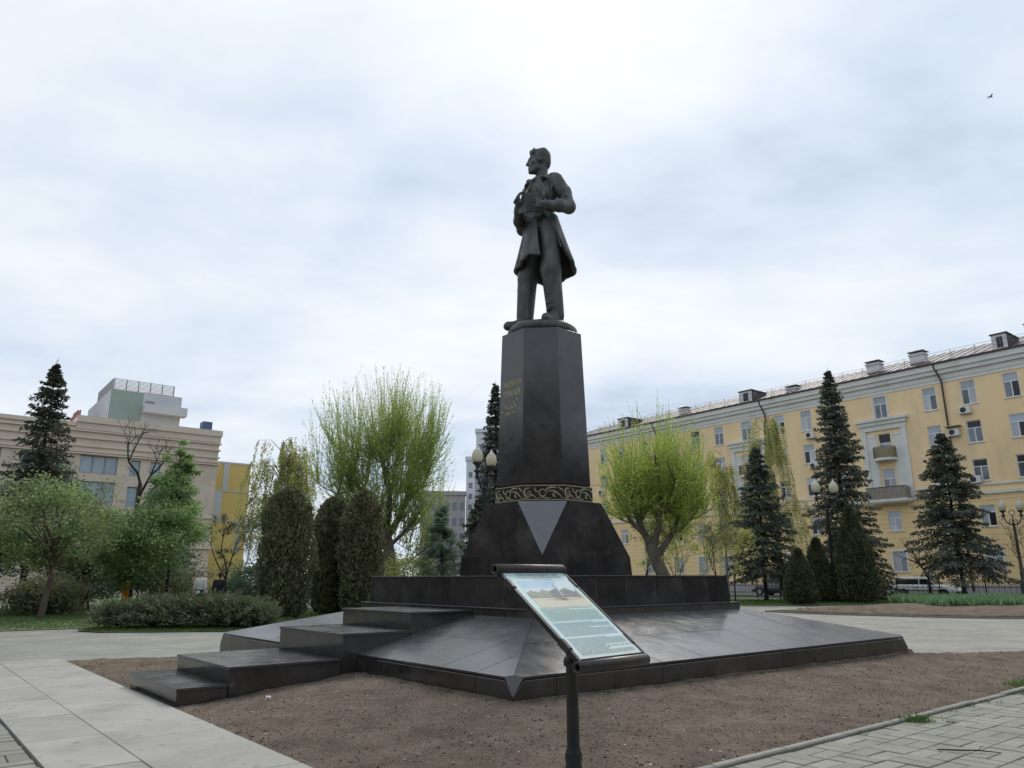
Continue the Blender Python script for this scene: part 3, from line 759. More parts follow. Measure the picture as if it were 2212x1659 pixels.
def ornament(k):
    n = Vector((math.cos(PHI + R(45 * k)), math.sin(PHI + R(45 * k)), 0)); x = Vector((0, 0, 1)).cross(n)
    org = Vector((MC.x, MC.y, 0)) + n * (BA - .012)
    w, h = SW, SH - .05; z0 = BZ0 + .022
    def to3(px, py, d): p = org + x * (px - w / 2) + n * d; return (p.x, p.y, z0 + py)
    mb = MB()
    for (y0, y1) in ((-.016, .0), (h + .008, h + .024)):
        ribbon(mb, [(0.0, (y0 + y1) / 2), (w, (y0 + y1) / 2)], [y1 - y0] * 2, to3)
    S = []
    S.append((arc(w * .16, h * .52, h * .36, h * .30, 70, 330), .012, .034, .010))
    S.append((arc(w * .17, h * .50, h * .16, h * .10, 200, 520), .008, .018, .010))
    S.append((bez((w * .22, h * .30), (w * .30, h * .42), (w * .28, h * .02), (w * .42, h * .06)), .026, .016, .006))
    S.append((arc(w * .50, h * .50, h * .27, h * .27, 20, 375), .012, .020, .012))
    S.append((bez((w * .55, h * .62), (w * .62, h * .9), (w * .72, h * 1.0), (w * .84, h * .86)), .010, .030, .012))
    S.append((bez((w * .60, h * .60), (w * .78, h * .80), (w * .86, h * .45), (w * .97, h * .10)), .010, .026, .012))
    S.append((arc(w * .80, h * .30, h * .20, h * .08, 90, 300), .010, .030, .008))
    S.append((bez((w * .30, h * .90), (w * .36, h * .60), (w * .30, h * .70), (w * .40, h * .52)), .012, .028, .006))
    S.append((bez((w * .40, h * .10), (w * .50, h * .26), (w * .58, h * .02), (w * .70, h * .10)), .006, .022, .006))
    S.append((bez((w * .02, h * .06), (w * .06, h * .20), (w * .12, h * .02), (w * .18, h * .06)), .006, .022, .006))
    S.append((bez((w * .88, h * .95), (w * .93, h * .70), (w * .98, h * .80), (w * .99, h * .55)), .010, .026, .006))
    for pts, a, b, c in S:
        pts = [(min(max(p[0], .008), w - .008), min(max(p[1], .0), h)) for p in pts]
        ribbon(mb, pts, taper(len(pts) - 1, a, b, c), to3, .0085 + .0004 * (len(pts) % 5))
    own(mb.build('ornament', 'gold'), ped)
for k in range(8): ornament(k)

# shaft
PA0, PA1, PZ0, PZ1 = 0.905, 0.805, BZ1 + .03, 6.30
for k in range(8):
    panel('shaft_panel', [octc(PA0, k - 1, PZ0), octc(PA0, k, PZ0), octc(PA1, k, PZ1), octc(PA1, k - 1, PZ1)], 'granite', ped, 0.03, 0.0012, 0.003)
mb = MB(); mb.loft([[octc(.79, k, 6.2) for k in range(8)], [octc(.79, k, 6.296) for k in range(8)]]); own(mb.build('shaft_top', 'granite_slab'), ped)

# gilded inscription on the face towards the steps
def face_place(o, k, s, z, lift=0.003):
    n = Vector((math.cos(PHI + R(45 * k)), math.sin(PHI + R(45 * k)), 0)); x = Vector((0, 0, 1)).cross(n)
    t = (z - PZ0) / (PZ1 - PZ0); ap = PA0 + (PA1 - PA0) * t
    y = (Vector((0, 0, PZ1 - PZ0)) + n * (PA1 - PA0)).normalized(); nn_ = x.cross(y)
    M = Matrix((x, y, nn_)).transposed().to_4x4(); M.translation = Vector((MC.x, MC.y, z)) + n * ap + x * s + nn_ * lift
    return M
def inscription(body, size, z, s=0.0, sx=1.0):
    me = text_mesh(body, size, 0.003); me.materials.append(MATS['gold_text'])
    me.transform(face_place(None, -1, s, z) @ Matrix.Diagonal((sx, 1, 1, 1)))
    o = link(bpy.data.objects.new('inscription', me)); own(o, ped); return o
inscription('ГАБДУЛЛА', 0.150, 5.155, 0.01, 0.72)
inscription('ТУКАЙ', 0.165, 4.955, 0.0, 0.95)
inscription('1886–1913', 0.085, 4.585, 0.0, 0.9)
mb = MB()
FM = face_place(None, -1, 0, 4.70, 0.002)
def to3(px, py, d): p = FM @ Vector((px, py, d)); return tuple(p)
for pts, a, b, c in ((arc(.17, .09, .075, .06, 60, 330), .006, .018, .005), (bez((.12, .03), (.05, -.02), (.02, .02), (.0, .07)), .006, .014, .006),
                     (bez((.02, .06), (-.01, .0), (-.06, -.02), (-.10, .03)), .008, .016, .005), (arc(-.13, .08, .05, .04, 200, 400), .006, .016, .006),
                     (bez((-.17, .15), (-.16, .08), (-.16, .02), (-.19, -.02)), .006, .014, .005), (bez((-.19, -.02), (-.22, -.06), (-.27, -.05), (-.28, .0)), .006, .014, .004),
                     (bez((.05, .20), (.08, .17), (.02, .15), (.04, .12)), .006, .012, .004), (bez((.13, .22), (.10, .20), (.17, .19), (.19, .215)), .005, .012, .004),
                     (bez((-.04, .12), (-.03, .14), (-.01, .14), (0, .12)), .006, .014, .006), (bez((-.10, .16), (-.09, .175), (-.07, .175), (-.06, .16)), .006, .014, .006)):
    ribbon(mb, pts, taper(len(pts) - 1, a, b, c), to3, .005)
own(mb.build('script_inscription', 'gold_text'), ped)

# ------------------------------------------------------------------ smooth solid modelling (signed distance + surface nets)
class Solid:
    def __init__(s, lo, hi, h):
        s.lo = np.array(lo, float); s.h = h; s.n = np.ceil((np.array(hi) - s.lo) / h).astype(int) + 1
        s.ax = [s.lo[i] + h * np.arange(s.n[i]) for i in range(3)]
        s.D = np.full(s.n, 1.0, np.float32); s.I = np.zeros(s.n, np.int8)
    def _sub(s, lo, hi, mar):
        sl = []
        for i in range(3):
            a = max(0, int((lo[i] - mar - s.lo[i]) / s.h)); b = min(s.n[i], int((hi[i] + mar - s.lo[i]) / s.h) + 2); sl.append(slice(a, max(b, a + 1)))
        g = np.meshgrid(*[s.ax[i][sl[i]] for i in range(3)], indexing='ij')
        return tuple(sl), g
    def op(s, fn, lo, hi, k=0.02, mat=0, sub=False):
        sl, g = s._sub(lo, hi, max(k * 1.5, 0.02) + 3 * s.h)
        d = fn(*g).astype(np.float32); D = s.D[sl]
        if sub:
            d = -d; hh = np.clip(.5 - .5 * (D - d) / k, 0, 1); s.D[sl] = D * (1 - hh) + d * hh + k * hh * (1 - hh)
        else:
            s.I[sl] = np.where(d < D, mat, s.I[sl])
            hh = np.clip(.5 + .5 * (D - d) / k, 0, 1); s.D[sl] = D * (1 - hh) + d * hh - k * hh * (1 - hh)
    def cap(s, a, b, ra, rb=None, k=0.02, mat=0, sub=False):
        rb = ra if rb is None else rb; a = np.array(a, float); b = np.array(b, float); ab_ = b - a; L2 = max(ab_ @ ab_, 1e-9); r = max(ra, rb)
        def fn(x, y, z):
            t = np.clip(((x - a[0]) * ab_[0] + (y - a[1]) * ab_[1] + (z - a[2]) * ab_[2]) / L2, 0, 1)
            return np.sqrt((x - a[0] - t * ab_[0])**2 + (y - a[1] - t * ab_[1])**2 + (z - a[2] - t * ab_[2])**2) - (ra + (rb - ra) * t)
        s.op(fn, np.minimum(a, b) - r, np.maximum(a, b) + r, k, mat, sub)
    def chain(s, pts, rad, k=0.02, mat=0):
        for i in range(len(pts) - 1): s.cap(pts[i], pts[i + 1], rad[i], rad[i + 1], k, mat)
    def ell(s, c, r, k=0.02, mat=0, rot=None, sub=False):
        c = np.array(c, float); r = np.array(r, float); M = np.eye(3) if rot is None else np.array(rot.to_3x3())
        def fn(x, y, z):
            px, py, pz = x - c[0], y - c[1], z - c[2]
            q = [M[0, i] * px + M[1, i] * py + M[2, i] * pz for i in range(3)]
            l0 = np.sqrt((q[0] / r[0])**2 + (q[1] / r[1])**2 + (q[2] / r[2])**2) + 1e-6
            l1 = np.sqrt((q[0] / r[0]**2)**2 + (q[1] / r[1]**2)**2 + (q[2] / r[2]**2)**2) + 1e-6
            return l0 * (l0 - 1) / l1
        R_ = r.max(); s.op(fn, c - R_, c + R_, k, mat, sub)
    def mesh(s):
        D = s.D; n = D.shape; S = D < 0; h = s.h
        c = [(i, j, k) for i in (0, 1) for j in (0, 1) for k in (0, 1)]
        def sh(A, o): return A[o[0]:n[0] - 1 + o[0], o[1]:n[1] - 1 + o[1], o[2]:n[2] - 1 + o[2]]
        cnt = sum(sh(S, o).astype(np.int8) for o in c); act = (cnt > 0) & (cnt < 8)
        ii = np.argwhere(act); idx = np.full(act.shape, -1, np.int64); idx[act] = np.arange(len(ii))
        P = np.zeros((len(ii), 3)); w = np.zeros(len(ii))
        def val(o): return D[ii[:, 0] + o[0], ii[:, 1] + o[1], ii[:, 2] + o[2]].astype(float)
        for a in c:
            for axs in range(3):
                if a[axs]: continue
                b = list(a); b[axs] = 1; va, vb = val(a), val(b); cr_ = (va < 0) != (vb < 0)
                t = np.where(cr_, va / np.where(va == vb, 1, va - vb), 0)
                p = np.array(a, float)[None] + 0 * P; p[:, axs] += t; P += p * cr_[:, None]; w += cr_
        P = (P / w[:, None] + ii) * h + s.lo
        F = []
        for axs in range(3):
            o = [0, 0, 0]; o[axs] = 1
            A = S[:n[0] - o[0], :n[1] - o[1], :n[2] - o[2]]; B = S[o[0]:, o[1]:, o[2]:]
            e = np.argwhere(A != B); u, v = (axs + 1) % 3, (axs + 2) % 3
            e = e[(e[:, u] > 0) & (e[:, v] > 0) & (e[:, u] < n[u] - 1) & (e[:, v] < n[v] - 1)]
            fl = A[e[:, 0], e[:, 1], e[:, 2]]
            def cell(du, dv):
                q = e.copy(); q[:, u] += du; q[:, v] += dv; return idx[q[:, 0], q[:, 1], q[:, 2]]
            q = np.stack([cell(-1, -1), cell(0, -1), cell(0, 0), cell(-1, 0)], 1)
            q[~fl] = q[~fl][:, ::-1]; F.append(q)
        F = np.concatenate(F); ids = s.I[ii[:, 0], ii[:, 1], ii[:, 2]]
        return P, F, ids
def solid_object(name, sol, mats, M, parent=None, smooth_iter=1, floor=None):
    P, F, ids = sol.mesh()
    for _ in range(smooth_iter):
        acc = np.zeros_like(P); cn = np.zeros(len(P))
        for a, b in ((0, 1), (1, 2), (2, 3), (3, 0)):
            np.add.at(acc, F[:, a], P[F[:, b]]); np.add.at(acc, F[:, b], P[F[:, a]]); np.add.at(cn, F[:, a], 1); np.add.at(cn, F[:, b], 1)
        P = P * .5 + acc / cn[:, None] * .5
    if floor is not None: P[:, 2] = np.maximum(P[:, 2], floor)
    Mx = np.array(M); W_ = P @ Mx[:3, :3].T + Mx[:3, 3]
    me = bpy.data.meshes.new(name); me.from_pydata(W_.tolist(), [], F.tolist())
    for m_ in mats: me.materials.append(MATS[m_])
    if len(mats) > 1: me.polygons.foreach_set('material_index', ids[F[:, 0]].astype(int).tolist())
    me.polygons.foreach_set('use_smooth', [True] * len(F)); me.update()
    o = link(bpy.data.objects.new(name, me))
    return own(o, parent) if parent is not None else o

# ------------------------------------------------------------------ bronze statue
ST_S = 2.355
statue = empty('bronze_statue', (MC.x, MC.y, 6.30), 0, 'dark bronze statue of a standing man in a long open coat holding a book', 'statue')
bpy.context.view_layer.update()
SM = Matrix.Translation((MC.x + .02, MC.y - .02, 6.535)) @ Matrix.Rotation(R(-45), 4, 'Z') @ Matrix.Diagonal((ST_S * .97, ST_S * .97, ST_S, 1))
s = Solid((-.46, -.46, -.03), (.48, .38, 1.86), 0.0092)
# legs and shoes
s.chain([(-.095, .01, .93), (-.155, -.03, .52), (-.170, -.06, .10)], [.104, .091, .078], .03)
s.chain([(.09, .01, .93), (.125, -.015, .52), (.135, .03, .10)], [.104, .092, .078], .03)
s.cap((-.165, -.06, .52), (-.173, -.085, .14), .058, .043, .03)            # shin crease
s.cap((.125, -.045, .60), (.138, .0, .16), .06, .045, .03)
for q in ((.30, .012), (.21, .016), (.15, .018), (.11, .014)):
    s.cap((-.222, -.07, q[0]), (-.112, -.09, q[0] - .025), q[1], q[1] * .5, .02); s.cap((.08, .0, q[0] - .02), (.19, .0, q[0] + .02), q[1], q[1] * .5, .02)
s.chain([(-.168, -.02, .034), (-.180, -.14, .044), (-.196, -.25, .026)], [.044, .046, .034], .025)
s.cap((-.167, .01, .02), (-.20, -.26, .010), .036, .038, .01)
s.chain([(.137, .07, .034), (.16, -.05, .044), (.195, -.175, .026)], [.044, .046, .034], .025)
s.cap((.136, .09, .02), (.198, -.18, .010), .036, .038, .01)
# trunk
s.ell((0, .005, .97), (.15, .105, .15), .05); s.ell((0, .0, 1.10), (.142, .103, .15), .05)
s.ell((0, .005, 1.27), (.168, .118, .19), .05); s.cap((-.155, .012, 1.405), (.155, .012, 1.415), .072, .072, .05)
s.ell((0, .05, 1.33), (.15, .09, .14), .05)
# coat skirt, open at the front left, lifted and folded
def skirt(x, y, z):
    t = np.clip((1.06 - z) / .49, 0, 1)
    a = .158 + .125 * t**1.05; b = .118 + .125 * t**1.05; yc = .005 + .03 * t
    th = np.degrees(np.arctan2(x, -(y - yc)))
    f = 1 + t * (.10 * np.exp(-((th - 125) / 30) ** 2) + .055 * np.sin(np.radians(th) * 5 + 1.0) + .035 * np.sin(np.radians(th) * 9 + 2.2 + 2 * t) + .02 * np.sin(np.radians(th) * 15))
    rr = np.sqrt((x / a)**2 + ((y - yc) / b)**2)
    d = (rr - f) * np.minimum(a, b)
    th0 = 22 + 14 * t; th1 = 52 + 50 * t**.8
    mid = (th0 + th1) / 2; hw = (th1 - th0) / 2
    ang = hw - np.abs(th - mid)                       # >0 inside the opening
    rad = np.sqrt(x * x + (y - yc)**2)
    cut = np.radians(ang) * rad
    shell = np.abs(d) - (.014 + .004 * t)
    hem = .575 - .050 * np.cos(np.radians(th - 200)) + .012 * np.sin(np.radians(th) * 5 + 1) + .008 * np.sin(np.radians(th) * 11)
    return np.maximum(np.maximum(shell, cut), np.maximum(hem - z, z - 1.07))
s.op(skirt, (-.36, -.34, .40), (.36, .36, 1.08), .014)
s.cap((.02, -.115, 1.045), (.09, -.105, 1.04), .018, .016, .01)           # button and waist fold
s.ell((.01, -.07, 1.33), (.10, .062, .13), .02)
# coat front edges and lapels
s.chain([(.045, -.115, 1.06), (.02, -.135, 1.20), (.075, -.112, 1.40)], [.016, .020, .020], .012)
s.chain([(.10, -.10, 1.06), (.12, -.115, 1.22), (.075, -.10, 1.42)], [.018, .030, .024], .012)
s.ell((.118, -.105, 1.30), (.040, .022, .085), .010, rot=Matrix.Rotation(R(-18), 4, 'Y') @ Matrix.Rotation(R(30), 4, 'Z'))
s.ell((-.075, -.112, 1.30), (.045, .020, .085), .010, rot=Matrix.Rotation(R(16), 4, 'Y') @ Matrix.Rotation(R(-22), 4, 'Z'))
s.ell((.10, -.06, 1.435), (.055, .055, .022), .010, rot=Matrix.Rotation(R(24), 4, 'Y')); s.ell((-.095, -.06, 1.43), (.055, .055, .022), .010, rot=Matrix.Rotation(R(-24), 4, 'Y'))
s.chain([(.075, -.02, 1.475), (0, .07, 1.50), (-.075, -.02, 1.475)], [.024, .028, .024], .012)   # collar
s.ell((-.035, -.125, 1.425), (.040, .022, .026), .008, rot=Matrix.Rotation(R(18), 4, 'Y')); s.ell((.04, -.12, 1.42), (.040, .022, .026), .008, rot=Matrix.Rotation(R(-18), 4, 'Y'))
s.ell((.003, -.128, 1.418), (.016, .02, .018), .006); s.cap((.0, -.13, 1.40), (-.02, -.14, 1.33), .014, .018, .01)
# arms in sleeves
LE, RE = (.285, .075, 1.12), (-.215, -.03, 1.03)
HZ = -.095
s.chain([(.180, .015, 1.405), (.25, .05, 1.27), LE], [.074, .066, .062], .03)
s.chain([LE, (.285, -.06, 1.085), (.255, -.15, 1.06)], [.062, .056, .048], .025)
s.chain([(-.175, .015, 1.39), (-.215, -.0, 1.22), RE], [.072, .064, .058], .03)
s.chain([RE, (-.15, -.15, 1.05), (-.07, -.235, 1.08)], [.058, .052, .045], .025)
for (q, e1, e2) in ((.0, (.235, .10, 1.22), (.315, .0, 1.20)), (.1, (.25, .12, 1.17), (.335, .02, 1.145)), (.2, (.22, .09, 1.30), (.30, .0, 1.275)), (.3, (.25, -.02, 1.15), (.33, -.03, 1.10)), (.4, (.25, -.08, 1.12), (.315, -.085, 1.06))):
    s.cap(e1, e2, .018, .010, .014)
for e1, e2 in (((-.26, .03, 1.12), (-.22, -.09, 1.11)), ((-.27, .02, 1.08), (-.22, -.1, 1.07)), ((-.24, -.05, 1.0), (-.19, -.13, 1.05))): s.cap(e1, e2, .016, .01, .016)
s.cap((.252, -.158, 1.06), (.246, -.172, 1.06), .053, .051, .006); s.cap((-.064, -.240, 1.085), (-.052, -.25, 1.095), .049, .047, .006)      # cuffs
# left hand under and over the cover
s.cap((.24, -.185, 1.155 + HZ), (.205, -.225, 1.165 + HZ), .036, .034, .02)
for i, (dz, ln) in enumerate(((.042, .058), (.016, .072), (-.010, .068), (-.034, .050))):
    a = np.array((.203, -.243, 1.168 + dz + HZ)); b = a + np.array((-.022, -.020, .006)); c_ = b + np.array((-.032, .004 + .004 * i, .002)) * ln / .06
    s.cap((.22, -.222, 1.16 + dz * .7 + HZ), a, .0125, .0115, .006); s.cap(a, b, .0112, .0105, .004); s.cap(b, c_, .0105, .009, .004)
s.chain([(.235, -.175, 1.185 + HZ), (.215, -.185, 1.225 + HZ), (.19, -.20, 1.245 + HZ)], [.015, .012, .010], .008)
# right hand raised at the far edge of the book
s.cap((-.045, -.262, 1.20 + HZ), (-.012, -.292, 1.235 + HZ), .034, .034, .02)
for i, (dx, dz) in enumerate(((.014, .03), (-.004, .016), (-.018, -.004), (-.028, -.026))):
    a = np.array((-.005 + dx, -.315 - .006 * i, 1.255 + dz + HZ)); b = a + np.array((.028, -.006, .018)); c_ = b + np.array((.022, .012, .004))
    s.cap((-.015 + dx * .5, -.295, 1.235 + dz * .6 + HZ), a, .0125, .0112, .006); s.cap(a, b, .0112, .010, .004); s.cap(b, c_, .010, .0085, .004)
s.chain([(-.02, -.268, 1.245 + HZ), (.008, -.268, 1.275 + HZ), (.022, -.27, 1.295 + HZ)], [.014, .012, .010], .008)
# neck and head, turned to the right
HY = Matrix.Rotation(R(-40), 4, 'Z'); HC = np.array((-.012, -.018, 1.655)); HR = np.array(HY.to_3x3())
def hp(x, y, z): return tuple(HC + HR @ np.array((x, y, z)))
HT = HY @ Matrix.Rotation(R(-3), 4, 'X')
s.cap((0, .02, 1.44), hp(0, .035, -.05), .062, .056, .025)
s.ell(hp(0, .022, .035), (.074, .092, .085), .02, rot=HY)                # skull
s.ell(hp(0, -.035, -.02), (.060, .058, .092), .025, rot=HT)              # face
s.cap(hp(-.040, -.01, -.075), hp(-.012, -.074, -.100), .024, .017, .02); s.cap(hp(.040, -.01, -.075), hp(.012, -.074, -.100), .024, .017, .02)   # jaw
s.ell(hp(0, -.083, -.104), (.019, .016, .016), .014, rot=HY)             # chin
s.chain([hp(0, -.090, .022), hp(0, -.108, -.018), hp(0, -.112, -.030)], [.010, .0115, .0125], .008); s.cap(hp(-.011, -.097, -.032), hp(.011, -.097, -.032), .008, .008, .006)   # nose
s.cap(hp(-.038, -.080, .030), hp(-.008, -.092, .026), .010, .009, .010); s.cap(hp(.038, -.080, .030), hp(.008, -.092, .026), .010, .009, .010)   # brow
for sx in (-1, 1):
    s.ell(hp(sx * .030, -.100, .008), (.018, .016, .011), .008, rot=HY, sub=True)
    s.ell(hp(sx * .030, -.082, .007), (.014, .012, .009), .004, rot=HY)
    s.ell(hp(sx * .073, .016, .0), (.010, .019, .030), .006, rot=HY); s.ell(hp(sx * .046, -.055, -.020), (.020, .022, .018), .02, rot=HY)
s.cap(hp(-.018, -.094, -.063), hp(.018, -.094, -.063), .0075, .0075, .005); s.cap(hp(-.016, -.093, -.076), hp(.016, -.093, -.076), .008, .008, .005)
s.cap(hp(-.024, -.107, -.0695), hp(.024, -.107, -.0695), .004, .004, .004, sub=True)
# hair: full on top, brushed up from the brow
s.ell(hp(0, .034, .066), (.080, .090, .072), .012, rot=HY); s.ell(hp(0, .075, .01), (.066, .050, .080), .015, rot=HY)
hr = np.random.default_rng(8)
for i in range(46):
    t = hr.uniform(-1, 1); y = hr.uniform(-.075, .09); x = t * .066; z = .066 + .070 * math.sqrt(max(0.02, 1 - (x / .08)**2 - ((y - .03) / .12)**2))
    s.cap(hp(x, y, z - .006), hp(x * 1.05 + hr.normal(0, .006), y + .034, z - .004 + hr.normal(0, .006)), hr.uniform(.010, .016), .008, .006)
for i in range(9):
    x = -.055 + .0135 * i; s.cap(hp(x, -.066 + .014 * abs(i - 4) / 4, .082), hp(x + .01, -.076 + .03 * abs(i - 4) / 4, .104 + .006 * math.sin(i * 1.7)), .016, .013, .010)
for sx in (-1, 1): s.cap(hp(sx * .068, -.012, .05), hp(sx * .068, -.006, -.012), .012, .007, .008)
cr_ = np.random.default_rng(21)
for i in range(22):
    zc_ = cr_.uniform(.12, .50); sx = -1 if i % 2 else 1; cx_ = -.165 if sx < 0 else .13; cy_ = -.05 if sx < 0 else .0
    a_ = cr_.uniform(-2.4, .6); b_ = a_ + cr_.uniform(.5, 1.1); rr_ = .066 + .014 * zc_ / .5
    s.cap((cx_ + rr_ * math.cos(a_), cy_ + rr_ * math.sin(a_), zc_), (cx_ + rr_ * math.cos(b_), cy_ + rr_ * math.sin(b_), zc_ + cr_.uniform(-.05, .07)), .007, .004, .010)
for i in range(16):
    th_ = cr_.uniform(-60, 15) if i % 2 else cr_.uniform(75, 150); t0_, t1_ = cr_.uniform(.15, .4), cr_.uniform(.6, .95)
    def q_(t, th): a, b = .158 + .125 * t, .118 + .125 * t; return (a * math.sin(R(th)) * 1.03, .005 + .03 * t - b * math.cos(R(th)) * 1.03, 1.06 - .47 * t)
    s.cap(q_(t0_, th_), q_(t1_, th_ + cr_.uniform(-8, 8)), .005, .009, .010)
for (p_, q2) in (((-.10, -.125, 1.22), (-.02, -.13, 1.10)), ((-.12, -.11, 1.15), (-.04, -.12, 1.06)), ((.15, -.07, 1.24), (.10, -.10, 1.10)), ((.165, -.03, 1.36), (.19, -.06, 1.28)), ((-.14, -.10, 1.36), (-.17, -.07, 1.26))): s.cap(p_, q2, .012, .008, .010)
solid_object('figure', s, ['bronze'], SM, statue, 1)

# the book: two boards and pages
def book_pt(x, y, z): return Vector((x, y, z))
mb = MB()
def board(p0, p1, lean, z0, z1, th, mi=0):
    d = Vector((p1[0] - p0[0], p1[1] - p0[1], 0)).normalized(); n = Vector((d.y, -d.x, 0))
    b0, b1 = Vector((*p0, z0)), Vector((*p1, z0)); t0, t1 = b0 + n * lean + Vector((0, 0, z1 - z0)), b1 + n * lean + Vector((0, 0, z1 - z0))
    mb.loft([[b0, b1, t1, t0], [v - n * th for v in (b0, b1, t1, t0)]], mi=mi)
for args in (((.055, -.268), (.200, -.196), .055, .012), ((.055, -.268), (-.012, -.300), .055, .012)): board(args[0], args[1], args[2], 1.025, 1.19, args[3])
for args in (((.060, -.252), (.190, -.184), .052, .012), ((.052, -.250), (-.006, -.284), .052, .010)): board(args[0], args[1], args[2], 1.032, 1.182, args[3])
mb.v = [tuple(SM @ Vector(p)) for p in mb.v]
own(mb.build('book', 'bronze'), statue)
# cast ground plate under the shoes
mb = MB(); n = 40; rings = []
for r_, z in ((.735, 6.298), (.735, 6.44), (.718, 6.495), (.67, 6.53), (.57, 6.548), (.40, 6.553), (.0001, 6.555)):
    rings.append([(MC.x + (r_ * (1 + .02 * math.sin(3 * i * 2 * math.pi / n + 1))) * math.cos(2 * math.pi * i / n), MC.y + r_ * (1 + .015 * math.sin(5 * i * 2 * math.pi / n)) * math.sin(2 * math.pi * i / n), z + (.006 * math.sin(i * 1.3) if .01 < r_ < .7 else 0)) for i in range(n)])
mb.loft(rings, True, 0, True); own(mb.build('statue_base', 'bronze'), statue)

# ------------------------------------------------------------------ information sign in the foreground
sign = empty('information_sign', (0.37, 4.97, 0), 0, 'tilted scroll-shaped information board on a dark iron post', 'sign')
bpy.context.view_layer.update()
S_TL, S_W, S_L = Vector((-0.0759, 5.0, 1.527)), Vector((0.4277, 0.4153, 0)), Vector((0.4644, -0.4753, -0.4921))
sw, sl = S_W.length, S_L.length
sx_, sy_ = S_W.normalized(), (-S_L).normalized(); sn = sx_.cross(sy_).normalized(); sy_ = sn.cross(sx_)
SG = Matrix((sx_, sy_, sn)).transposed().to_4x4(); SG.translation = S_TL + S_L             # origin: lower left, x right, y up, z off the face
def sgm(mb, name, mats, lab=None):
    mb.v = [tuple(SG @ Vector(p)) for p in mb.v]; o = own(mb.build(name, mats), sign)
    if lab: o['label'] = lab
    return o
def print_material(name, fn):
    mt = bpy.data.materials.new(name); mt.use_nodes = True; N, L = mt.node_tree.nodes, mt.node_tree.links
    fn(mt, N, L, N['Principled BSDF']); MATS[name] = mt
def face_mat(mt, N, L, p):
    g = N.new('ShaderNodeTexCoord'); s_ = N.new('ShaderNodeSeparateXYZ'); L.new(g.outputs['UV'], s_.inputs[0])
    r = N.new('ShaderNodeValToRGB'); L.new(s_.outputs[1], r.inputs[0]); e = r.color_ramp.elements
    e[0].position = 0; e[0].color = (.66, .72, .66, 1); e[1].position = 1; e[1].color = (.52, .68, .66, 1)
    for q, c in ((.22, (.66, .76, .78, 1)), (.36, (.52, .68, .72, 1)), (.50, (.50, .70, .60, 1)), (.58, (.60, .76, .72, 1)), (.9, (.56, .72, .74, 1))):
        x = e.new(q); x.color = c
    L.new(r.outputs[0], p.inputs['Base Color']); p.inputs['Roughness'].default_value = .5; p.inputs['Specular IOR Level'].default_value = .25
print_material('sign_print', face_mat)
mb = MB(); mb.box((0, 0, -.012), (sw, sl, 0)); backing = sgm(mb, 'board_backing', 'sign_dark')
me = bpy.data.meshes.new('printed_sheet'); q = [SG @ Vector(p) for p in ((.006, .006, .002), (sw - .006, .006, .002), (sw - .006, sl - .006, .002), (.006, sl - .006, .002))]
me.from_pydata([tuple(p) for p in q], [], [(0, 1, 2, 3)]); uv = me.uv_layers.new(); 
for i, c in enumerate(((0, 0), (1, 0), (1, 1), (0, 1))): uv.data[i].uv = c
me.materials.append(MATS['sign_print']); own(link(bpy.data.objects.new('printed_sheet', me)), sign)
# the printed picture: sky, far trees, a pale monument, sandy ground
pm('print_sky', (.26, .50, .72), (.52, .66, .76), 5, rough=.5, spec=.25); pm('print_sky_pale', (.55, .68, .74), (.60, .72, .76), 5, rough=.5, spec=.25)
pm('print_tree', (.20, .25, .20), (.34, .37, .30), 22, rough=.5, spec=.25, detail=8); pm('print_tree_dark', (.12, .15, .15), (.22, .25, .24), 20, rough=.5, spec=.25)
pm('print_sand', (.58, .55, .44), (.66, .62, .50), 9, rough=.5, spec=.25); pm('print_sand_pink', (.56, .42, .32), (.62, .54, .42), 12, rough=.5, spec=.25)
pm('print_stone', (.40, .44, .44), None, rough=.5, spec=.25); pm('print_shade', (.42, .42, .36), (.5, .5, .42), 20, rough=.5, spec=.25)
px0, px1, py0, py1 = sw * .10, sw * .95, sl * .56, sl * .885
def pic(name, pts, z, mat):
    mb = MB(); mb.add([(px0 + (px1 - px0) * x, py0 + (py1 - py0) * y, z) for x, y in pts], [tuple(range(len(pts)))]); sgm(mb, name, mat)
pic('printed_sky', [(0, .42), (1, .42), (1, 1), (0, 1)], .0030, 'print_sky_pale')
pic('printed_sky', [(.03, .75), (.55, .72), (.75, 1), (0, 1)], .0033, 'print_sky')
pic('printed_ground', [(.02, .0), (1, .0), (1, .42), (.0, .42)], .0030, 'print_sand')
pic('printed_path', [(.40, .22), (.98, .30), (1, .36), (.55, .36), (.42, .32)], .0036, 'print_sand_pink')
rp = random.Random(3); top = [(x / 40, .56 + .16 * math.sin(x * .35) ** 2 * (.4 + x / 60) + rp.uniform(-.03, .04)) for x in range(0, 40)]
pic('printed_trees', [(.975, .36), *reversed([(x, y) for x, y in top]), (.0, .36)][::-1], .0040, 'print_tree')
pic('printed_trees', [(.42, .36), (.95, .36), (.93, .55), (.8, .62), (.72, .68), (.62, .60), (.52, .66), (.44, .60)], .0044, 'print_tree_dark')
pic('printed_monument', [(.60, .40), (.635, .40), (.632, .78), (.617, .90), (.603, .78)], .0048, 'print_stone')
pic('printed_shade', [(.20, .30), (.62, .34), (.66, .26), (.60, .20), (.52, .27)], .0036, 'print_shade')
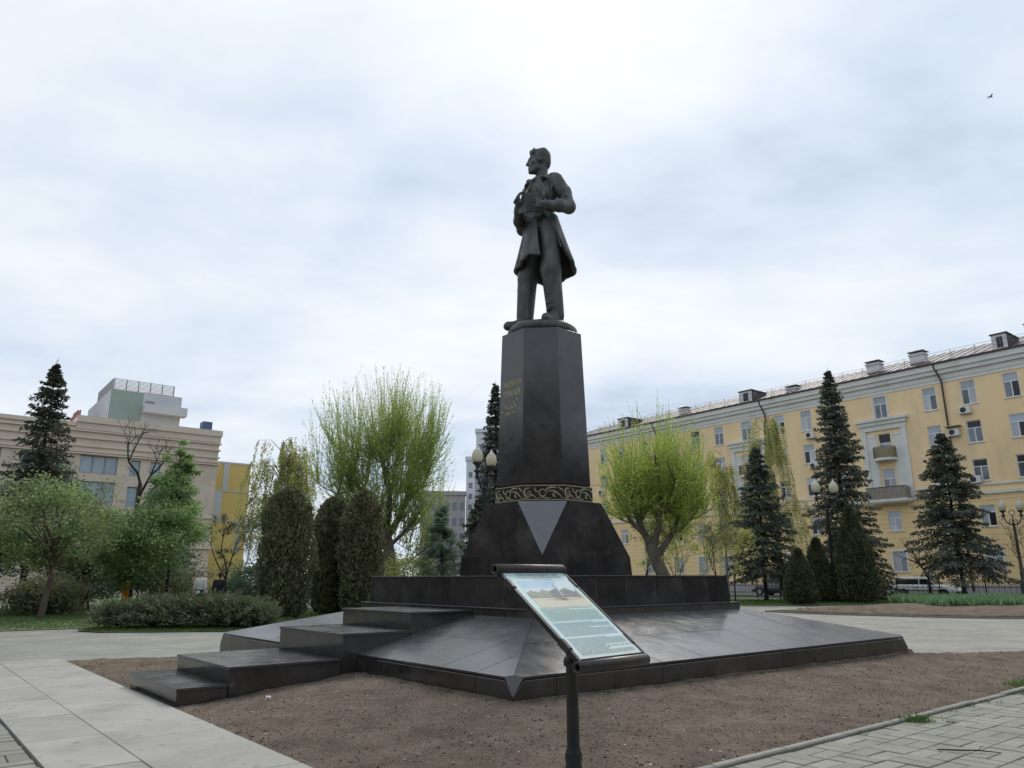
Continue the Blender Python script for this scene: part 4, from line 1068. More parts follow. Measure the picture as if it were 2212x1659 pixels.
# lettering: three heading lines, then blocks of small print
def sign_text(body, size, x, y, mat, align='CENTER'):
    me = text_mesh(body, size, 0.0, align); me.materials.append(MATS[mat]); me.transform(SG @ Matrix.Translation((x, y, .0045)))
    own(link(bpy.data.objects.new('heading_text', me)), sign)
pm('print_ink', (.05, .09, .09), None, rough=.4); pm('print_ink_soft', (.22, .34, .33), None, rough=.4)
sign_text('Сквер имени Габдуллы Тукая', .027, sw * .52, sl * .958, 'print_ink')
sign_text('Габдулла Тукай исемендәге бакча', .025, sw * .52, sl * .928, 'print_ink')
sign_text('Gabdulla Tukay garden', .020, sw * .56, sl * .902, 'print_ink_soft')
rp = random.Random(12)
for (ya, yb, col) in ((.545, .40, 'g'), (.375, .225, 'b'), (.205, .03, 'y')):
    mb = MB(); y = sl * ya
    while y > sl * yb:
        x = sw * .08; end = sw * (.93 if rp.random() > .18 else rp.uniform(.5, .8))
        while x < end:
            l = rp.uniform(.008, .030); mb.add([(x, y, .0042), (min(x + l, end), y, .0042), (min(x + l, end), y + .0045, .0042), (x, y + .0045, .0042)], [(0, 1, 2, 3)]); x += l + .006
        y -= .0115
    o = sgm(mb, 'small_print', 'print_ink_soft'); o['kind'] = 'stuff'
# side rails with clips, rolled tubes at both ends
for sx in (-1, 1):
    xx = -.011 if sx < 0 else sw + .011
    mb = MB(); mb.box((xx - .009, -.01, -.026), (xx + .009, sl + .01, .004)); sgm(mb, 'side_rail', 'iron')
    for yy in (.16, .86):
        mb = MB(); mb.bbox((xx - .012, sl * yy - .045, -.03), (xx + (.022 if sx < 0 else .012), sl * yy + .045, .012), .005)
        if sx > 0: mb.v = [(p[0] - .010, p[1], p[2]) for p in mb.v]
        sgm(mb, 'clip', 'sign_tube')
def roll(y0, zc, nm):
    mb = MB(); n = 24; ro, ri = .034, .022; x0, x1 = -.045, sw + .03
    def ring(x, r): return [(x, y0 + r * math.cos(2 * math.pi * i / n), zc + r * math.sin(2 * math.pi * i / n)) for i in range(n)]
    mb.loft([ring(x0 + .04, ri), ring(x0, ri), ring(x0, ro), ring(x1 - .012, ro), ring(x1, ro * .8), ring(x1, .001)], False, 0, True)
    mb.add(ring(x0 + .05, ri + .001), [tuple(range(n))]); sgm(mb, nm, 'sign_tube')
roll(sl + .030, .006, 'rolled_tube'); roll(-.030, -.024, 'rolled_tube')
# post: turned iron with collars
mb = MB(); pz = 1.285 - .035
mb.lathe([(.060, 0), (.060, .03), (.048, .05), (.048, .33), (.058, .345), (.058, .365), (.048, .385), (.050, .41), (.054, .425), (.054, .445), (.044, .47), (.0395, .49), (.0365, .95), (.050, .96), (.0525, .975), (.050, 1.0), (.038, 1.015), (.034, 1.03), (.032, 1.10), (.030, pz)], 24, (0.37, 4.97, 0))
own(mb.build('post', 'iron'), sign)
mb = MB(); mb.box((sw * .25, sl * .42, -.045), (sw * .75, sl * .58, -.013)); sgm(mb, 'bracket', 'iron')
mb = MB(); mb.lathe([(.11, 0), (.11, .012), (.07, .03)], 20, (0.37, 4.97, -.02)); own(mb.build('base_plate', 'iron'), sign)

# ------------------------------------------------------------------ buildings
def wall_mesh(mb, x0, x1, z0, z1, rects, depth=0.14, mi=0):
    xs = sorted({x0, x1, *[r[0] for r in rects], *[r[1] for r in rects]}); zs = sorted({z0, z1, *[r[2] for r in rects], *[r[3] for r in rects]})
    xs = [x for x in xs if x0 <= x <= x1]; zs = [z for z in zs if z0 <= z <= z1]
    for i in range(len(xs) - 1):
        for j in range(len(zs) - 1):
            cx, cz = (xs[i] + xs[i + 1]) / 2, (zs[j] + zs[j + 1]) / 2
            if any(r[0] < cx < r[1] and r[2] < cz < r[3] for r in rects): continue
            mb.add([(xs[i], 0, zs[j]), (xs[i + 1], 0, zs[j]), (xs[i + 1], 0, zs[j + 1]), (xs[i], 0, zs[j + 1])], [(0, 1, 2, 3)], mi)
    for a, b, c, d in rects:
        mb.add([(a, 0, c), (b, 0, c), (b, 0, d), (a, 0, d), (a, depth, c), (b, depth, c), (b, depth, d), (a, depth, d)],
               [(0, 4, 5, 1), (1, 5, 6, 2), (2, 6, 7, 3), (3, 7, 4, 0)], mi)

def thing_part(mb, name, mats, parent, label=None):
    o = mb.build(name, mats, parent)
    if label: o['label'] = label
    return o

KF = 1.1
zf = lambda z: KF * z - 0.15
yb = empty('apartment_building', (694 / 1600 * 63 * KF, 63 * KF, 0), R(-51.5), 'long yellow four-storey stucco building with white cornice and grey metal roof', 'building')
yb['label'] = 'long yellow stucco apartment building with white cornice and grey metal roof'
X0, X1 = -33 * KF, 24 * KF
bays = [(-22.9, 0), (-20.3, 0), (-17.5, 1), (-14.15, 0), (-11.3, 0), (-8.5, 0), (-4.65, 1), (-0.8, 0), (1.95, 0), (4.6, 0), (8.1, 1), (11.25, 0), (14.1, 0), (17.0, 0), (20.9, 1), (24.3, 0), (27.1, 0), (30.0, 0)]
rows = [(13.95, 15.75), (11.05, 12.7), (8.2, 9.8), (4.93, 6.45), (1.8, 3.33)]
hw = 0.51 * KF
rects_up, rects_lo, wins = [], [], []
for s_, bal in bays:
    for ri, (za, zb) in enumerate(rows):
        x = -s_ * KF; a, b, c, d = x - hw, x + hw, zf(za), zf(zb)
        if bal and ri in (1, 2): c -= 0.65 * KF
        (rects_up if ri < 3 else rects_lo).append((a, b, c, d)); wins.append((a, b, c, d, bal, ri))
ZBELT = zf(7.6)
mb = MB(); wall_mesh(mb, X0, X1, ZBELT, zf(17.0), rects_up)
mb.add([(X0, 0, ZBELT), (X0, 13, ZBELT), (X0, 13, zf(17)), (X0, 0, zf(17))], [(3, 2, 1, 0)]); mb.add([(X1, 0, ZBELT), (X1, 13, ZBELT), (X1, 13, zf(17)), (X1, 0, zf(17))], [(0, 1, 2, 3)])
mb.add([(X0, 13, ZBELT), (X1, 13, ZBELT), (X1, 13, zf(17)), (X0, 13, zf(17))], [(3, 2, 1, 0)])
thing_part(mb, 'wall', 'stucco', yb)
mb = MB(); wall_mesh(mb, X0, X1, 0.75, ZBELT, rects_lo)
mb.add([(X0, 0, -.2), (X0, 13, -.2), (X0, 13, ZBELT), (X0, 0, ZBELT)], [(3, 2, 1, 0)]); mb.add([(X1, 0, -.2), (X1, 13, -.2), (X1, 13, ZBELT), (X1, 0, ZBELT)], [(0, 1, 2, 3)])
thing_part(mb, 'lower_wall', 'stucco_low', yb)
mb = MB(); mb.box((X0 - .05, -.08, -.3), (X1 + .05, .5, .75)); thing_part(mb, 'plinth', 'block_grey', yb)
# rooms behind the panes are closed off
mb = MB(); mb.box((X0 + .1, .75, .2), (X1 - .1, .85, zf(16.9))); thing_part(mb, 'inner_wall', 'window_dark', yb)
# belts
mb = MB(); mb.box((X0, -.10, zf(7.86)), (X1, -.002, zf(8.0))); thing_part(mb, 'belt_course', 'white_trim', yb)
mb = MB(); mb.box((X0, -.16, zf(7.22)), (X1, -.002, zf(7.44))); thing_part(mb, 'belt_course', 'white_trim', yb)
# cornice in steps
for (z0, z1, y) in ((15.95, 16.22, .06), (16.22, 16.62, .12), (16.62, 16.95, .34), (16.95, 17.38, .50)):
    mb = MB(); mb.box((X0 - y, -y, zf(z0)), (X1 + y, -.003 if z0 < 16.9 else 13.2, zf(z1) - .003)); thing_part(mb, 'cornice', 'white_trim', yb)
mb = MB(); mb.box((X0 - .62, -.62, zf(17.38)), (X1 + .62, -.40, zf(17.52))); thing_part(mb, 'gutter', 'gutter', yb)
# roof
mb = MB(); ze, zr = zf(17.5), zf(17.5) + 2.6
mb.add([(X0 - .5, -.5, ze), (X1 + .5, -.5, ze), (X1 + .5, 6.5, zr), (X0 - .5, 6.5, zr), (X0 - .5, 13.5, ze), (X1 + .5, 13.5, ze)], [(0, 1, 2, 3), (3, 2, 5, 4), (0, 3, 4), (1, 5, 2)])
rf = thing_part(mb, 'roof', 'roof_metal', yb)
mb = MB(); x = X0; slope = 3.3 / 7.0
while x < X1:
    mb.add([(x, -.5, ze + .01), (x + .05, -.5, ze + .01), (x + .05, 6.5, zr + .01), (x, 6.5, zr + .01), (x, -.5, ze + .05), (x + .05, -.5, ze + .05), (x + .05, 6.5, zr + .05), (x, 6.5, zr + .05)], [(4, 5, 6, 7), (0, 4, 7, 3), (1, 2, 6, 5), (0, 1, 5, 4)]); x += .85
o = thing_part(mb, 'standing_seams', 'roof_metal', rf); o['kind'] = 'stuff'
# roof-edge railing
mb = MB(); mb.tube([(X0, -.2, ze + .95), (X1, -.2, ze + .95)], .014, 4); thing_part(mb, 'rail', 'lattice', rf)
mb = MB(); mb.tube([(X0, -.2, ze + .55), (X1, -.2, ze + .55)], .012, 4); thing_part(mb, 'rail', 'lattice', rf)
x = X0 + .4
mb = MB(); mb.tube([(0, -.2, ze + .1), (0, -.2, ze + 1.0)], .02, 4); mb.tube([(0, -.2, ze + .95), (0, .45, ze + .35)], .014, 4); post0 = mb.build('rail_post', 'lattice', rf); first = True
while x < X1:
    o = post0 if first else link(post0.copy(), rf); first = False; o.location = (x, 0, 0); x += 1.9
# chimneys and dormers
def chimney(x, w, h):
    z0 = ze + .5; mb = MB(); mb.box((x - w / 2, 1.2, z0 - .6), (x + w / 2, 1.2 + w * .8, z0 + h * .3)); c = thing_part(mb, 'chimney', 'brick_red', rf)
    mb = MB(); mb.box((x - w / 2 - .01, 1.19, z0 + h * .3), (x + w / 2 + .01, 1.21 + w * .8, z0 + h)); mb.box((x - w / 2 - .09, 1.10, z0 + h), (x + w / 2 + .09, 1.3 + w * .8, z0 + h + .14)); own2 = thing_part(mb, 'chimney_stack', 'chimney', rf)
    mb = MB(); mb.add([(x - w / 2 - .16, 1.0, z0 + h + .34), (x + w / 2 + .16, 1.0, z0 + h + .34), (x + w / 2 + .16, 1.45 + w * .8, z0 + h + .34), (x - w / 2 - .16, 1.45 + w * .8, z0 + h + .34), (x - w / 4, 1.2 + w * .3, z0 + h + .58), (x + w / 4, 1.2 + w * .3, z0 + h + .58)], [(0, 1, 5, 4), (1, 2, 5), (2, 3, 4, 5), (3, 0, 4), (3, 2, 1, 0)])
    for dx in (-1, 1):
        for yy in (1.2, 1.2 + w * .8): mb.tube([(x + dx * w * .45, yy, z0 + h + .1), (x + dx * w * .45, yy, z0 + h + .36)], .025, 4)
    thing_part(mb, 'chimney_cap', 'lattice', rf)
for x, w, h in ((4.35, 1.15, 1.0), (8.3, 1.15, 1.0), (-4.1, 1.1, .35), (-18, 1.0, .6), (17.6, 1.4, 1.2)): chimney(x, w, h)
def dormer(x, w, h, dep):
    mb = MB(); mb.box((x - w / 2, -.1, ze + .1), (x + w / 2, dep, ze + .1 + h)); d = thing_part(mb, 'dormer', 'chimney', rf)
    mb = MB(); mb.box((x + w / 2, -.05, ze + .1), (x + w / 2 + .04, dep, ze + .1 + h)); mb.box((x - w / 2 - .08, -.2, ze + .1 + h), (x + w / 2 + .1, dep, ze + .2 + h)); thing_part(mb, 'dormer_cladding', 'gutter', rf)
    mb = MB(); mb.box((x - w * .18, -.12, ze + .25), (x + w * .22, -.09, ze + h - .1)); thing_part(mb, 'dormer_opening', 'window_dark', rf)
dormer(15.3, 1.1, 1.25, 2.6); dormer(-8.6, 1.5, 1.2, 2.6); dormer(-26.2, 1.6, 1.2, 2.6)
# downpipes
for s_ in (-9.6, 5.9, 19.0):
    x = -s_ * KF; mb = MB(); mb.tube([(x - .35, -.50, zf(17.4)), (x - .30, -.50, zf(17.1)), (x, -.20, zf(16.1)), (x, -.16, zf(15.6)), (x, -.16, .3)], .075, 8); thing_part(mb, 'downpipe', 'gutter', yb)
# windows: frame > three panes, sill
wmesh = {}
def window(a, b, c, d, bal, ri, k):
    w, h = b - a, d - c; key = (round(w, 3), round(h, 3)); fw = .065
    if key not in wmesh:
        mb = MB(); y0, y1 = .07, .13; tz = h * .66
        mb.box((0, y0, 0), (fw, y1, h)); mb.box((w - fw, y0, 0), (w, y1, h)); mb.box((fw, y0, 0), (w - fw, y1, fw)); mb.box((fw, y0, h - fw), (w - fw, y1, h))
        mb.box((fw, y0, tz - fw * .55), (w - fw, y1, tz + fw * .55)); mb.box((w / 2 - fw * .6, y0, fw), (w / 2 + fw * .6, y1, tz - fw * .55))
        f = mb.build('window', 'pvc'); C.objects.unlink(f)
        ps = []
        for (xa, xb, z0, z1) in ((fw, w / 2 - fw * .6, fw, tz - fw * .55), (w / 2 + fw * .6, w - fw, fw, tz - fw * .55), (fw, w - fw, tz + fw * .55, h - fw)):
            m2 = MB(); m2.add([(xa, .105, z0), (xb, .105, z0), (xb, .105, z1), (xa, .105, z1)], [(0, 1, 2, 3)]); p = m2.build('pane', 'glass'); C.objects.unlink(p); ps.append(p)
        m3 = MB(); m3.box((-.08, -.09, -.06), (w + .08, .10, -.004)); sll = m3.build('sill', 'pvc'); C.objects.unlink(sll)
        wmesh[key] = (f.data, [p.data for p in ps], sll.data)
        for o in (f, *ps, sll): bpy.data.objects.remove(o)
    fd, pd, sd_ = wmesh[key]
    f = link(bpy.data.objects.new('window', fd), yb); f.location = (a, 0, c)
    rr = random.Random(k * 7 + 1)
    for i, p in enumerate(pd):
        o = link(bpy.data.objects.new('pane', p), f)
        q = rr.random(); mname = 'glass_sky_reflect' if (i == 2 and q < .8) else ('curtain' if q < .40 else ('window_dark' if q > .86 else 'glass'))
        o.material_slots[0].link = 'OBJECT'; o.material_slots[0].material = MATS[mname]
        if i < 2: o.rotation_euler = (0, 0, 0); 
    if not (bal and ri in (1, 2)): link(bpy.data.objects.new('sill', sd_), f)
    if ri == 4 or (bal and ri == 0):      # white surrounds
        mb = MB()
        for (x0, x1, z0, z1) in ((-.16, -.002, -.05, h + .16), (w + .002, w + .16, -.05, h + .16), (-.002, w + .002, h + .002, h + .16)): mb.box((x0, -.05, z0), (x1, .05, z1))
        mb.build('surround', 'white_trim', f)
    if ri == 4:
        mb = MB(); n = 5
        for i in range(-n, n + 1):
            xa = i * w / n * .8
            for sg in (1, -1):
                pts = [(x_, z_) for x_, z_ in ((xa + (0 if sg > 0 else w), 0), (xa + (h * .7 if sg > 0 else w - h * .7), h))]
                # clip to the opening
                (ax, az_), (bx_, bz) = pts; t0, t1 = 0.0, 1.0; dx = bx_ - ax
                if abs(dx) > 1e-6:
                    ta, tb = sorted(((0 - ax) / dx, (w - ax) / dx)); t0, t1 = max(t0, ta), min(t1, tb)
                if t1 - t0 > .05: mb.tube([(ax + dx * t0, .03, az_ + (bz - az_) * t0), (ax + dx * t1, .03, az_ + (bz - az_) * t1)], .012, 4)
        mb.build('grille', 'pvc', f)
for k, w_ in enumerate(wins):
    window(*w_, k)
# balcony bays
for s_, bal in bays:
    if not bal: continue
    x = -s_ * KF
    par = yb
    for sx in (-1, 1):
        mb = MB(); mb.box((x + sx * 1.78 - .22, -.14, zf(7.5)), (x + sx * 1.78 + .22, -.004, zf(13.0))); thing_part(mb, 'pilaster', 'white_trim', par)
        mb = MB(); mb.box((min(x + sx * .72, x + sx * 1.55), -.07, zf(7.6)), (max(x + sx * .72, x + sx * 1.55), -.005, zf(12.55)))
        mb.box((min(x + sx * .78, x + sx * 1.50), -.11, zf(12.45)), (max(x + sx * .78, x + sx * 1.50), -.068, zf(12.7)))
        mb.box((min(x + sx * .85, x + sx * 1.45), -.12, zf(8.35)), (max(x + sx * .85, x + sx * 1.45), -.068, zf(8.48))); thing_part(mb, 'inner_pilaster', 'white_trim', par)
    mb = MB(); mb.box((x - 2.0, -.16, zf(13.0)), (x + 2.0, -.004, zf(13.42))); mb.box((x - 2.12, -.30, zf(13.42)), (x + 2.12, -.004, zf(13.72))); mb.box((x - 2.3, -.46, zf(13.72)), (x + 2.3, -.004, zf(13.93)))
    thing_part(mb, 'hood_mould', 'white_trim', par)
    # upper curved balcony
    zb_ = zf(10.45); n = 14
    pts = [(x + .98 * math.cos(math.pi + math.pi * i / n), -.95 * math.sin(math.pi * i / n) - .16) for i in range(n + 1)]
    mb = MB(); mb.prism([(x - .98, -.006)] + pts + [(x + .98, -.006)], zb_, zb_ + .20); bo = thing_part(mb, 'balcony', 'white_trim', par)
    mb = MB()
    mb.loft([[(p[0] * .97 + x * .03, p[1] * .95, zb_ + .2) for p in pts], [(p[0] * .97 + x * .03, p[1] * .95, zb_ + 1.12) for p in pts]], False, closed=False)
    mb.build('parapet_sheet', 'balcony_tan', bo)
    mb = MB()
    for i in range(0, n * 2 + 1):
        a_ = math.pi * i / (n * 2); px, py = x + .965 * math.cos(math.pi + a_), -.92 * math.sin(a_) - .16; mb.tube([(px, py, zb_ + .2), (px, py, zb_ + 1.2)], .012, 4)
    mb.tube([(x + .965 * math.cos(math.pi + math.pi * i / n), -.92 * math.sin(math.pi * i / n) - .16, zb_ + 1.18) for i in range(n + 1)], .022, 5); mb.build('railing', 'iron', bo)
    # lower wide balcony with brown panels
    zb_ = zf(7.22); mb = MB(); mb.box((x - 1.75, -1.15, zb_ - .10), (x + 1.75, -.005, zb_ + .14)); mb.box((x - 1.6, -1.0, zb_ - .2), (x + 1.6, -.006, zb_ - .101)); bo = thing_part(mb, 'balcony', 'white_trim', par)
    for i in range(9):
        xa, xb = x - 1.65 + 3.3 * i / 9 + .01, x - 1.65 + 3.3 * (i + 1) / 9 - .01; mb = MB(); mb.box((xa, -1.10, zb_ + .145), (xb, -1.06, zb_ + 1.15)); mb.build('parapet_panel', 'balcony_brown', bo)
    for sx in (-1, 1):
        mb = MB(); mb.box((x + sx * 1.68 - .02, -1.04, zb_ + .145), (x + sx * 1.68 + .02, -.17, zb_ + 1.15)); mb.build('parapet_panel', 'balcony_brown', bo)
    mb = MB(); mb.box((x - 1.72, -1.13, zb_ + 1.152), (x + 1.72, -1.03, zb_ + 1.20)); mb.build('handrail', 'gutter', bo)
# air conditioners
def ac(s_, z, awn=False):
    x = -s_ * KF; z = zf(z); mb = MB(); mb.bbox((x - .42, -.40, z), (x + .42, -.08, z + .58), .03); a_ = thing_part(mb, 'air_conditioner', 'ac_white', yb)
    mb = MB(); n = 20
    mb.add([(x - .10 + .23 * math.cos(2 * math.pi * i / n), -.405, z + .29 + .23 * math.sin(2 * math.pi * i / n)) for i in range(n)], [tuple(range(n - 1, -1, -1))]); mb.build('fan_grille', 'car_trim', a_)
    mb = MB(); mb.box((x - .40, -.42, z - .05), (x - .36, -.006, z - .005)); mb.box((x + .36, -.42, z - .05), (x + .40, -.006, z - .005)); mb.build('bracket', 'lattice', a_)
    if awn: mb = MB(); mb.box((x - .6, -.6, z + .78), (x + .6, -.006, z + .82)); mb.build('hood', 'balcony_tan', a_)
for a_ in ((-10.95, 13.25), (-9.95, 11.7, True), (1.6, 13.2), (1.5, 10.5), (27.4, 10.45), (-10.9, 7.5 + .55), (17.2, 13.2)): ac(*a_)

# ------------------------------------------------------------------ shopping building on the left
mp_ = (-32.47, 85.0, 0)
mall = empty('shopping_building', mp_, R(38.5), 'beige stone shopping building with banded top, big windows and yellow wing', 'building')
XR = -1.5
wr = [(-15.2, -11.7, 12.0, 13.85), (-10.5, -9.5, 12.0, 13.7), (-8.5, -7.5, 12.0, 13.7), (-15.2, -11.7, 8.6, 11.2), (-10.5, -9.5, 8.8, 10.9), (-8.5, -7.5, 8.8, 10.9), (-20.4, -16.6, 8.6, 11.2), (-20.4, -16.6, 12.0, 13.85), (-26, -22, 8.6, 11.2), (-26, -22, 12, 13.85),
      (-14.6, -11.8, .4, 4.2), (-10.6, -7.6, .4, 4.2), (-6.2, -3.4, .4, 4.2), (-6, -3.6, 5.2, 7.2), (-10.4, -7.6, 5.2, 7.2), (-31, -28, 8.6, 13)]
mb = MB(); wall_mesh(mb, -36, XR, -.2, 17.2, wr, .3); mb.add([(XR, 0, -.2), (XR, 30, -.2), (XR, 30, 17.2), (XR, 0, 17.2)], [(0, 1, 2, 3)]); mb.add([(-36, 0, 17.0), (XR, 0, 17.0), (XR, 30, 17.0), (-36, 30, 17.0)], [(0, 1, 2, 3)])
thing_part(mb, 'wall', 'mall_stone', mall)
for a, b, c, d in wr:
    mb = MB(); mb.add([(a, .26, c), (b, .26, c), (b, .26, d), (a, .26, d)], [(0, 1, 2, 3)]); w_ = thing_part(mb, 'window', 'mall_glass', mall)
    mb = MB(); n = max(1, round((b - a) / 1.3))
    for i in range(n + 1): xx = a + (b - a) * i / n; mb.box((xx - .04, .18, c), (xx + .04, .255, d))
    mb.box((a, .17, c), (b, .254, c + .08)); mb.box((a, .17, d - .08), (b, .254, d)); mb.build('frame', 'lattice', w_)
# banded attic: a higher part and a lower part
for (xa, xb, z0, z1, y, mt) in ((-16.0, XR + .2, 17.2, 17.88, .30, 'mall_trim'), (-16.0, XR + .1, 16.5, 17.2, .14, 'mall_stone'), (-36, XR + .22, 16.28, 16.42, .24, 'mall_trim'), (-36, XR + .2, 15.56, 15.70, .20, 'mall_trim'), (-36, XR + .18, 14.72, 14.86, .16, 'mall_trim'),
                                (-36, XR + .2, 14.16, 14.30, .2, 'mall_trim'), (-36, XR + .24, 13.92, 14.06, .28, 'mall_trim'), (-36, -16.05, 16.75, 17.15, .22, 'mall_trim'), (-36, XR + .2, 7.9, 8.1, .2, 'mall_trim'), (-36, XR + .3, 4.6, 5.0, .3, 'mall_trim')):
    mb = MB(); mb.box((xa, -y, z0), (xb if xb < -10 else xb, .2 if (z0 > 17.1 or xb < -10) else 26, z1)); thing_part(mb, 'band', mt, mall)
mb = MB(); mb.box((-16.0, .3, 17.21), (XR, 20, 17.8)); thing_part(mb, 'attic', 'mall_stone', mall)
# yellow wing, set back
mb = MB(); mb.box((XR + .03, 6, -.2), (4.4, 24, 15.1)); wing = thing_part(mb, 'wing', 'mall_yellow', mall)
for (xa, xb, z0, z1) in ((XR + .05, 4.45, 15.1, 15.32), (XR + .05, 4.42, 11.68, 11.86), (XR + .05, 4.42, 8.1, 8.28), (1.1, 1.75, 11.87, 15.09), (XR + .05, 1.2, 8.3, 11.67), (3.1, 3.7, 4.5, 8.09)):
    mb = MB(); mb.box((xa, 5.93, z0), (xb, 5.995, z1)); mb.build('wing_strip', 'mall_grey', wing)
# block on the roof
mb = MB(); mb.box((-10.2, 18, 17), (-6.42, 34, 25.25)); rb_ = thing_part(mb, 'roof_block', 'mall_green', mall)
mb = MB(); mb.box((-6.41, 18.02, 17), (-1.6, 32, 25.3)); thing_part(mb, 'roof_block', 'mall_grey', mall)
mb = MB(); mb.box((-6.44, 16.6, 22.45), (-1.1, 18.01, 23.6)); thing_part(mb, 'roof_ledge', 'mall_grey', mall)
mb = MB(); mb.box((-6.1, 17.9, 23.72), (-5.05, 17.99, 24.2)); thing_part(mb, 'louvre', 'lattice', mall)
mb = MB(); mb.box((-10.26, 18.1, 17), (-10.21, 34, 25.2)); thing_part(mb, 'side_cladding', 'mall_grey', mall)
lat = empty('roof_lattice', (0, 0, 0)); lat.parent = mall
for i in range(6):
    mb = MB(); xx = -9.7 + 7.4 * i / 5; mb.box((xx - .05, 20, 25.2), (xx + .05, 20.1, 27.2)); mb.build('post', 'lattice', lat)
for i in range(11):
    mb = MB(); zz = 25.4 + .17 * i; mb.box((-9.8, 19.93, zz), (-2.2, 19.98, zz + .06)); mb.build('slat', 'rust' if i < 6 else 'lattice', lat)
mb = MB(); mb.box((-9.9, 20.1, 25.2), (-9.8, 30, 27.1)); mb.build('slat', 'lattice', lat)
mb = MB()
for i in range(4): mb.box((-12.6 - .02 * i, 24 + 2 * i, 20.5), (-12.5, 25.7 + 2 * i, 23.2 + .4 * math.sin(i)))
thing_part(mb, 'roof_sign', 'rust', mall)
mb = MB(); mb.box((1.5, 17.9, 20.2), (2.6, 19.3, 21.2)); mb.box((1.44, 17.84, 21.2), (2.66, 19.36, 22.4)); thing_part(mb, 'vent_unit', 'mall_blue', mall)

# ------------------------------------------------------------------ far buildings behind the monument
def far_block(name, label, x0, x1, y, dep, h, mat, winmat, nx, nz, rz=0, zz=(2, None), ww=.55, extra=None):
    e = empty(name, ((x0 + x1) / 2, y, 0), rz, label, 'building'); w = x1 - x0
    mb = MB(); mb.box((-w / 2, 0, -.3), (w / 2, dep, h)); thing_part(mb, 'wall', mat, e)
    mb = MB(); mb.box((-w / 2 - .2, -.25, h), (w / 2 + .2, dep + .2, h + .7)); thing_part(mb, 'roof', mat, e)
    z0 = zz[0]; z1 = zz[1] or h - 1
    for i in range(nx):
        for j in range(nz):
            cx = -w / 2 + w * (i + .5) / nx; cz = z0 + (z1 - z0) * (j + .5) / nz; a = w / nx * ww / 2; b = (z1 - z0) / nz * .25
            mb = MB(); mb.box((cx - a, -.06, cz - b), (cx + a, -.004, cz + b)); mb.build('window', winmat, e)
    return e
e = far_block('office_tower', 'tall white office tower with dark glass corner behind the monument', -6.9, 8, 140, 20, 28.4, 'tower_white', 'tower_glass', 3, 7, 0, (4, 26))
mb = MB(); mb.box((-6.7, -.3, 2), (-3.6, -.07, 25.6)); thing_part(mb, 'glass_corner', 'tower_glass', e)
e = far_block('office_slab', 'narrow pale high-rise strip beside the taller white tower', -8.6, -6.95, 138, 14, 22.7, 'tower_white', 'tower_glass', 1, 9, 0, (3, 21), .4)
e = far_block('office_block', 'low grey office block with small windows left of the white tower', -16, -8.3, 132, 14, 15.6, 'block_grey', 'tower_glass', 6, 5, R(8), (1.5, 15))

# ------------------------------------------------------------------ vegetation
def frame_dirs(az): return np.stack([np.cos(az), np.sin(az), np.zeros_like(az)], -1)

